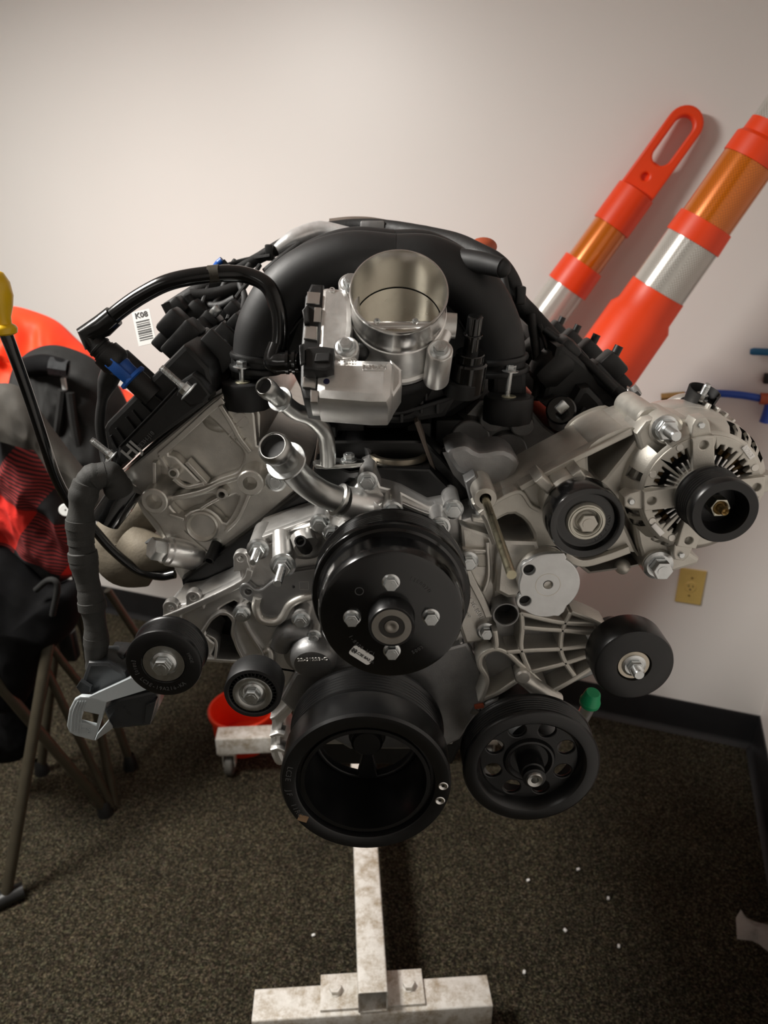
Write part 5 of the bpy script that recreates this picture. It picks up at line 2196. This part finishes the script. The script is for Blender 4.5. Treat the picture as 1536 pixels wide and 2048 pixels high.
sq_tube('upright_post', rb0 + V((0, 0, .15)), rb0 + V((0, 0, 1.02)), .06, .06, .003, up=V((0, 1, 0)), parent=stand)
m = MB()
hd = V((-.045, 1.72, .985))
m.tube([V((-.03, 1.34, .985)), V((-.06, 1.75, .985))], .045, seg=32, smooth=False)
m.cyl(Fr((-.03, 1.34, .985), (1, 0, 0), (0, 0, 1)), .12, -.01, .01, 32, .002)
m.build('mounting_head', M['stand'], stand)
for s in (-1, 1):
    m = MB()
    m.tube([V((-.03 + s * .09, 1.335, 1.06)), V((-.03 + s * .09, 1.265, 1.08))], .012, seg=14)
    m.build('mounting_arm', M['stand'], stand)
for p in (rb0 - bx_ * .395, rb0 + bx_ * .395, cb - bx_ * .20, cb + bx_ * .20):
    front = p.y < 1.3
    top = bar_top - TW if front else .090
    m = MB()
    r_ = .034 if not front else .024
    fz = Fr(V((p.x, p.y, r_)), (0, 1, 0), (0, 0, 1))
    m.lathe(fz, [(0, -.012), (r_ * .5, -.012), (r_ * .6, -.010), (r_ * .9, -.012), (r_, -.008), (r_, .008), (r_ * .9, .012), (r_ * .6, .010), (r_ * .5, .012), (0, .012)], 28)
    m.build('caster_wheel', M['caster'], stand)
    m = MB()
    for s in (-1, 1):
        m.box(V((p.x + s * .017, p.y, (r_ + top) / 2 + .003)), (.003, r_ * .8, top - r_ + .012), bev=.001)
    m.box(V((p.x, p.y, top - .003)), (.05, .05, .006), bev=.001)
    m.build('caster_fork', M['stand'], stand)

# ------------------------------------------------------------------ traffic delineators leaning on the wall
def delineator(label, A, B, secs, handle, base_r, spx):
    """A,B world points on the axis (A up); secs: (s0,s1,r0,r1,mat) in metres from A down"""
    ax = (B - A).normalized()
    L = (0.012 - A.z) / ax.z
    foot = A + ax * L
    t = thing('traffic_delineator', label, 'traffic delineator', (foot.x, foot.y, 0), 'orange traffic delineators')
    h = V((1, 0, 0))
    fr_ = axis_frame(A, -ax)
    # body: orange stepped shell
    prof = []
    for (s0, s1, r0, r1, mt) in secs:
        s1 = min(s1, L - .03)
        q = r0 - (.0025 if mt != 'orange' else 0)
        q1 = r1 - (.0025 if mt != 'orange' else 0)
        prof += [(q, -s0), (q1, -s1)]
    prof = [(0, prof[0][1] + .004), (prof[0][0] * .8, prof[0][1] + .004)] + prof + [(base_r, -(L - .02)), (base_r, -L), (0, -L)]
    m = MB()
    m.lathe(fr_, prof, 56)
    body = m.build('post_body', M['orange'], t)
    for (s0, s1, r0, r1, mt) in secs:
        if mt == 'orange':
            continue
        m = MB()
        m.lathe(fr_, [(r0 - .0025, -s0), (r0, -s0 - .0005), (r1, -s1 + .0005), (r1 - .0025, -s1)], 64)
        bo_ = m.build('reflective_band', M[mt], body)
        uvl = bo_.data.uv_layers.new(name='UVMap')
        off = wloc(bo_) - fr_.o
        for lp in bo_.data.loops:
            q_ = bo_.data.vertices[lp.vertex_index].co + off
            a_ = math.atan2(q_.dot(fr_.y), q_.dot(fr_.x))
            uvl.data[lp.index].uv = (a_ * r0, q_.dot(fr_.z))
    if handle:
        y = -ax
        x = V((1, -.25, 0))
        x = (x - y * x.dot(y)).normalized()
        w_, l_, slot0, slot1 = handle
        fh = Fr(A + x.cross(y) * .018, x, y)
        n = 14
        o_ = [(w_ * math.cos(PI * i / n), -w_ + w_ * math.sin(PI * i / n)) for i in range(n + 1)]
        o_ += [(-w_ * 1.05, -l_), (w_ * 1.05, -l_)]
        wi = w_ * .52
        hh = [(wi * math.cos(PI * i / n), -slot0 - wi + wi * math.sin(PI * i / n)) for i in range(n + 1)]
        hh += [(-wi * math.cos(PI * i / n), -slot1 + wi - wi * math.sin(PI * i / n)) for i in range(n + 1)]
        m = MB()
        m.plate(fh, o_, .036, [hh, circ(-.004, -slot1 - .035, .009, 16)], .005)
        m.build('loop_handle', M['orange'], t)
        m = MB()
        m.plate(fh.up(-.012), [(-wi * 1.02, -slot1 + .004), (wi * 1.02, -slot1 + .004), (wi * 1.02, -l_), (-wi * 1.02, -l_)], .012, (), .001)
        m.build('handle_web', M['orange'], t)
    return t


A = W(1392, 218, 1.955)
B = W(1114, 603, 1.99)
k = (B - A).length / 474.0
delineator('slim orange delineator with open loop handle and amber band against the wall', A, B,
           [(192 * k, 278 * k, 45 * k, 46 * k, 'orange'), (278 * k, 374 * k, 42 * k, 43 * k, 'amber'), (374 * k, 437 * k, 50 * k, 52 * k, 'orange'),
            (437 * k, 545 * k, 47 * k, 48 * k, 'white_tape'), (545 * k, 600 * k, 55 * k, 57 * k, 'orange'), (600 * k, 720 * k, 52 * k, 53 * k, 'amber'), (720 * k, 800 * k, 60 * k, 62 * k, 'orange'),
            (800 * k, 1100 * k, 66 * k, 80 * k, 'orange')], (39 * k, 205 * k, 20 * k, 128 * k), .095, k)
T0 = W(1497, 324, 1.66)
T1 = W(1273, 644, 1.71)
k2 = (T1 - T0).length / 390.0
A2 = T0 - (T1 - T0).normalized() * 260 * k2
o = 260
delineator('thick orange delineator at right with wide white and amber reflective bands', A2, T1,
           [(60 * k2, 80 * k2, 42 * k2, 44 * k2, 'orange'), ((o - 190) * k2, (o - 75) * k2, 47 * k2, 48 * k2, 'white_tape'), ((o - 75) * k2, (o - 48) * k2, 50 * k2, 51 * k2, 'orange'), ((o - 40) * k2, o * k2, 59 * k2, 60 * k2, 'orange'),
            (o * k2, (o + 138) * k2, 58 * k2, 60 * k2, 'amber'), ((o + 138) * k2, (o + 185) * k2, 64 * k2, 67 * k2, 'orange'), ((o + 185) * k2, (o + 307) * k2, 64 * k2, 66 * k2, 'white_tape'),
            ((o + 307) * k2, (o + 362) * k2, 68 * k2, 70 * k2, 'orange'), ((o + 378) * k2, (o + 900) * k2, 80 * k2, 95 * k2, 'orange')], (38 * k2, 70 * k2, 15 * k2, 50 * k2), .12, k2)

# ------------------------------------------------------------------ wall fittings
fw = Fr(RC, -RD, (0, 0, 1))


def wallp(u, v, h=0.0):
    x, y = fw.hit(u, v, h)
    return fw.w(x, y, h)


c = fw.hit(1381, 1172)
ol = thing('wall_outlet', 'ivory single power outlet on the wall below the alternator', 'power outlet', fw.w(c[0], c[1]))
fo = Fr(fw.w(c[0], c[1], .006), fw.x, fw.y)
m = MB()
m.plate(fo, [(-.037, -.058), (.037, -.058), (.037, .058), (-.037, .058)], .006, (), .0025)
m.build('cover_plate', M['ivory'], ol)
m = MB()
m.lathe(fo, [(0, .002), (.016, .002), (.0175, .0005), (.0175, -.002)], 28)
m.build('receptacle', M['ivory'], ol)
for (x_, y_, sx, sy) in ((-.006, .003, .002, .008), (.006, .003, .002, .007)):
    m = MB()
    m.box(fo.w(x_, y_, .0022), (sx, sy, .0006), fo.x, fo.y)
    m.build('slot', M['ink'], ol)
m = MB()
m.cyl(Fr(fo.w(0, -.008, .0016), fo.x, fo.y), .0028, 0, .001, 14)
m.build('ground_slot', M['ink'], ol)
for s in (-1, 1):
    m = MB()
    m.cyl(Fr(fo.w(0, .030 * s, 0), fo.x, fo.y), .003, -.001, .001, 14)
    m.build('plate_screw', M['brass'], ol)

ah = thing('air_hose', 'blue air hose with brass end hanging on the wall behind the alternator', 'hose', wallp(1430, 790))
m = MB()
m.tube([wallp(1362, 792, .03), wallp(1430, 787, .035), wallp(1480, 790, .035), wallp(1522, 797, .035)], .010, seg=16)
m.build('hose_run', M['blue_hose'], ah)
m = MB()
m.tube([wallp(1322, 795, .03), wallp(1370, 791, .03)], .0115, seg=8, smooth=False)
m.build('brass_end', M['brass'], ah)
m = MB()
m.tube([wallp(1520, 797, .035), wallp(1575, 800, .035)], .0155, seg=16, smooth=False)
m.build('hose_fitting', M['red_plastic'], ah)
m = MB()
m.tube([wallp(1542, 800, .035), wallp(1536, 822, .035), wallp(1528, 845, .035)], .0125, seg=14)
m.build('hose_tail', M['blue_hose'], ah)
m = MB()
m.tube([wallp(1545, 790, 0), wallp(1545, 794, .05)], .004, seg=8)
m.build('wall_hook', M['steel'], ah)
tl_ = thing('tool_handle', 'teal rounded tool handle hung on the wall at the right edge', 'tool', wallp(1540, 704))
m = MB()
m.tube([wallp(1500, 703, .03), wallp(1506, 703, .03), wallp(1580, 706, .03)], [.007, .0095, .0095], seg=16, smooth=False)
m.build('grip', M['teal'], tl_)
m = MB()
m.box(wallp(1600, 706, .015), (.06, .02, .06), fw.x, fw.z, .004)
m.build('tool_block', M['plastic'], tl_)
m = MB()
pb = wallp(1537, 757, .010)
m.box(pb, (.022, .020, .026), fw.x, fw.z, .002)
m.box(wallp(1548, 757, .006), (.012, .012, .012), fw.x, fw.z, .001)
tag(m.build('wall_clip', M['plastic']), 'small black clip fixed on the wall between the two blue things', 'clip')

# ------------------------------------------------------------------ tub behind the caster
m = MB()
tc_ = V((-.452, 1.865, 0))
tub = thing('plastic_tub', 'low red orange round plastic tub on the carpet behind the caster', 'tub', (tc_.x, tc_.y, 0))
fz = Fr((tc_.x, tc_.y, 0), (1, 0, 0), (0, 1, 0))
m.lathe(fz, [(0, .004), (.088, .004), (.099, .12), (.102, .125), (.105, .122), (.105, .112), (.100, .110), (.091, 0), (0, 0)], 48)
m.build('tub_shell', M['red_base'], tub)
m = MB()
m.lathe(fz, [(.104, .112), (.108, .115), (.108, .126), (.103, .130), (.099, .126)], 48)
m.build('tub_rim', M['red_base'], tub)

# ------------------------------------------------------------------ camp chair and the soft things on it
def lump(name, outline, Y0, bulge, mat, parent=None, fold=.012, fs=9.0, seed=0, rings=30, n=128, back=.06, flow=V((.6, 0, -.8))):
    q = catmull([V((u, v, 0)) for u, v in outline], 8, True)
    q = [q[int(i * len(q) / n)] for i in range(n)]
    cx_ = sum(p.x for p in q) / n
    cy_ = sum(p.y for p in q) / n
    mm = MB()
    vs, fs_ = [], []

    def pt(r, i, front):
        p = q[i]
        u = cx_ + (p.x - cx_) * r
        v = cy_ + (p.y - cy_) * r
        w_ = W(u, v, Y0)
        prof = math.sqrt(max(0, 1 - r ** 2.6))
        nz = V((w_.x * fs + seed, w_.z * fs * .55 + w_.x * fs * .4, seed * 1.7))
        rg = 1 - 2.2 * abs(mnoise.noise(nz * 1.6 + V((3, 1, 2))))
        f_ = mnoise.noise(nz) - .75 * rg + .4 * mnoise.noise(nz * 3.1) - .22 * (1 - 2 * abs(mnoise.noise(nz * 4.3)))
        if front:
            y = -bulge * prof + fold * f_ * (.25 + .75 * prof)
        else:
            y = back * prof
        return w_ + V((0, y, 0))
    for side in (True, False):
        b = len(vs)
        vs.append(pt(0, 0, side))
        for k in range(1, rings + 1):
            for i in range(n):
                vs.append(pt(k / rings, i, side))
        for i in range(n):
            j = (i + 1) % n
            fs_.append((b, b + 1 + i, b + 1 + j))
            for k in range(rings - 1):
                a0 = b + 1 + k * n
                fs_.append((a0 + i, a0 + n + i, a0 + n + j, a0 + j))
    # stitch the two rims
    r1 = 1 + (rings - 1) * n
    r2 = 1 + rings * n + 1 + (rings - 1) * n
    for i in range(n):
        j = (i + 1) % n
        fs_.append((r1 + i, r2 + i, r2 + j, r1 + j))
    mm.add(vs, fs_)
    return mm.build(name, mat, parent, ang=70)


g1 = G(18, 1805)
g2 = G(212, 1628)
g3 = G(262, 1535)
chair = thing('camp_chair', 'folding camp chair with olive brown tube legs and black fabric, at left', 'chair', (-.9, 1.45, 0))


def leg(name, a, b, r_, r2=None):
    mm = MB()
    mm.tube([a, b], [r_, r2 or r_], seg=14, smooth=False)
    return mm.build(name, M['frame_brown'], chair)


t1 = W(100, 1270, 1.42)
leg('leg', g1 + V((.0, 0, .03)), t1, .0135)
leg('leg', g2 + V((0, 0, .02)), W(-60, 1300, 1.36), .0135)
leg('leg', g2 + V((.015, .01, .02)), W(88, 1330, 1.50), .0105)
leg('leg', g2 + V((.02, .02, .02)), W(196, 1440, 1.60), .0125)
leg('leg', g3 + V((0, 0, .02)), W(140, 1180, 1.74), .0125)
leg('leg', G(85, 1545) + V((0, 0, .02)), W(122, 1200, 1.70), .0135)
leg('back_post', W(100, 1275, 1.60), W(80, 1050, 1.615), .0115)
leg('back_post', W(196, 1440, 1.60), W(140, 1065, 1.625), .0115)
leg('brace', W(60, 1240, 1.47), W(185, 1400, 1.60), .010)
leg('brace', W(215, 1180, 1.75), W(300, 1310, 1.80), .011)
for i, g_ in enumerate((g1, g2, g3, G(85, 1545))):
    m = MB()
    if i == 0:
        m.tube([g_ + V((.03, .02, .02)), g_ + V((.0, 0, .02)), g_ + V((-.03, -.025, .018))], [.020, .021, .018], seg=16)
        fz = Fr(g_ + V((-.022, -.018, .030)), (1, 0, 0), (0, 1, 0))
        m.lathe(fz, [(.010, -.02), (.010, .004), (.0135, .004), (.0145, 0), (.0145, -.025)], 24)
    else:
        m.lathe(Fr((g_.x, g_.y, 0), (1, 0, 0), (0, 1, 0)), [(0, .0), (.022, 0), (.021, .012), (.016, .045), (.014, .05)], 20)
    m.build('foot', M['plastic'], chair)
m = MB()
m.box(W(138, 1290, 1.60), (.04, .035, .085), bev=.006)
m.build('joint_bracket', M['plastic'], chair)
lump('seat_fabric', [(-90, 1060), (0, 1085), (50, 1125), (100, 1170), (150, 1165), (165, 1200), (150, 1255), (105, 1300), (60, 1390), (20, 1420), (-60, 1400), (-110, 1250)], 1.46, .07, M['black_cloth'], chair, .018, 6, 3.1)
lump('fabric_flap', [(10, 1390), (60, 1330), (90, 1310), (95, 1360), (75, 1450), (40, 1520), (-20, 1500)], 1.58, .03, M['black_cloth'], chair, .02, 9, 8.2)
m = MB()
m.tube([W(72, 1180, 1.40), W(98, 1160, 1.39), W(115, 1172, 1.39), W(105, 1230, 1.40)], .007, seg=10)
m.build('arm_strap', M['grey_cloth'], chair)

ob = lump('orange_jacket', [(-110, 640), (-40, 618), (20, 612), (65, 622), (110, 642), (150, 678), (205, 730), (245, 785), (275, 800), (270, 830), (200, 850), (80, 850), (-60, 830)], 1.95, .10, M['orange_cloth'], None, .05, 8, 1.3)
tag(ob, 'bright orange cloth heaped behind the black bag at left', 'cloth')
bag = lump('black_bag', [(30, 760), (45, 715), (75, 695), (110, 690), (150, 700), (190, 722), (230, 765), (262, 830), (270, 900), (262, 985), (200, 1040), (120, 1010), (60, 920), (25, 830)], 1.72, .12, M['grey_cloth'], None, .020, 8.5, 5.0)
tag(bag, 'dark grey nylon bag with strap loop in front of orange cloth', 'bag')
m = MB()
m.tube([W(52, 735, 1.64), W(85, 728, 1.60), W(118, 733, 1.585), W(138, 738, 1.59)], [.022, .022, .020, .018], seg=14)
m.build('carry_strap', M['black_cloth'], bag)
m = MB()
m.tube([W(100, 732, 1.58), W(136, 738, 1.585)], [.021, .020], seg=8, smooth=False)
m.build('strap_buckle', M['smoke'], bag)
m = MB()
m.box(W(128, 768, 1.60), (.011, .006, .028), bev=.002)
m.build('zip_pull', M['white_label'], bag)
for q in ([(125, 780, 1.595), (118, 840, 1.60), (112, 880, 1.61)], [(140, 785, 1.595), (150, 860, 1.60), (165, 930, 1.61)]):
    m = MB()
    m.tube([W(*p) for p in q], .010, seg=8)
    m.build('bag_seam', M['grey_cloth'], bag)
pl_ = lump('plaid_blanket', [(-90, 850), (-30, 815), (20, 815), (70, 850), (110, 915), (150, 985), (168, 1040), (175, 1100), (160, 1140), (120, 1158), (70, 1130), (30, 1095), (-40, 1070), (-100, 1000)], 1.53, .08, M['plaid'], None, .030, 9, 2.2)
tag(pl_, 'red and black buffalo plaid blanket folded over the camp chair', 'blanket')
jk = lump('dark_jacket', [(-80, 800), (-20, 770), (25, 768), (55, 790), (95, 845), (140, 905), (190, 965), (232, 1015), (225, 1045), (190, 1035), (140, 985), (105, 935), (75, 880), (40, 840), (0, 835), (-60, 850)], 1.42, .035, simple('dark_olive_cloth', lin(.035, .031, .025), .8, 0, 20, .2, .4, 700), None, .011, 9, 7.7, back=.02)
tag(jk, 'dark olive cloth draped along the top of the plaid blanket', 'cloth')
m = MB()
fz = axis_frame(W(131, 1020, 1.40), V((.3, -.9, .2)))
m.lathe(fz, [(.002, .001), (.0125, .001), (.0135, -.001), (.0125, -.003), (0, -.003)], 24)
m.build('button', M['white_label'], pl_)

# ------------------------------------------------------------------ litter on the carpet
m = MB()
random.seed(11)
ring = [(1471, 1838), (1481, 1822), (1492, 1838), (1512, 1846), (1560, 1858), (1560, 1925), (1520, 1892), (1505, 1884), (1474, 1880)]
pts = [G(u, v) for u, v in ring]
cc = sum(pts, V((0, 0, 0))) / len(pts)
vs = [cc + V((0, 0, .018))]
for r_ in (.35, .7, 1.0):
    for p in pts:
        q = cc + (p - cc) * r_
        vs.append(q + V((0, 0, .004 + random.uniform(0, .022) * (1.15 - r_))))
n = len(pts)
fs_ = []
for i in range(n):
    j = (i + 1) % n
    fs_.append((0, 1 + i, 1 + j))
    for k_ in range(2):
        a0 = 1 + k_ * n
        fs_.append((a0 + i, a0 + n + i, a0 + n + j, a0 + j))
m.add(vs, fs_)
m.add([p - V((0, 0, .0025)) for p in vs], [tuple(reversed(f)) for f in fs_])
tag(m.build('plastic_scrap', M['film'], None, ang=180), 'crumpled scrap of clear plastic film on the carpet at right', 'plastic scrap')
crumb = None
for (u, v, s_) in [(1156, 1741, 'tiny pale crumb on the carpet, farthest back among the crumbs at right'), (1216, 1799, 'tiny pale crumb on the carpet, second farthest back at right'), (1130, 1863, 'tiny pale crumb in the middle of the crumbs on the right carpet'), (1237, 1895, 'tiny pale crumb on the carpet, nearest the clear plastic scrap'), (1048, 1947, 'tiny pale crumb on the carpet just behind the right crossbar end'), (1056, 1763, 'tiny pale crumb on the carpet in front of the steering pump pulley'), (627, 1873, 'tiny pale crumb on the carpet left of the white base beam')]:
    p = G(u, v)
    if crumb is None:
        m = MB()
        m.box(V((p.x, p.y, .0045)), (.0085, .006, .006), (1, .3, .1), (-.3, 1, .2), .0018)
        crumb = m.build('paper_crumb', M['white_label'])
        o_ = crumb
    else:
        o_ = link('paper_crumb', crumb.data, (p.x, p.y, .0045), None, (0, 0, u % 3))
    tag(o_, s_, 'crumb', 'crumbs on the carpet')
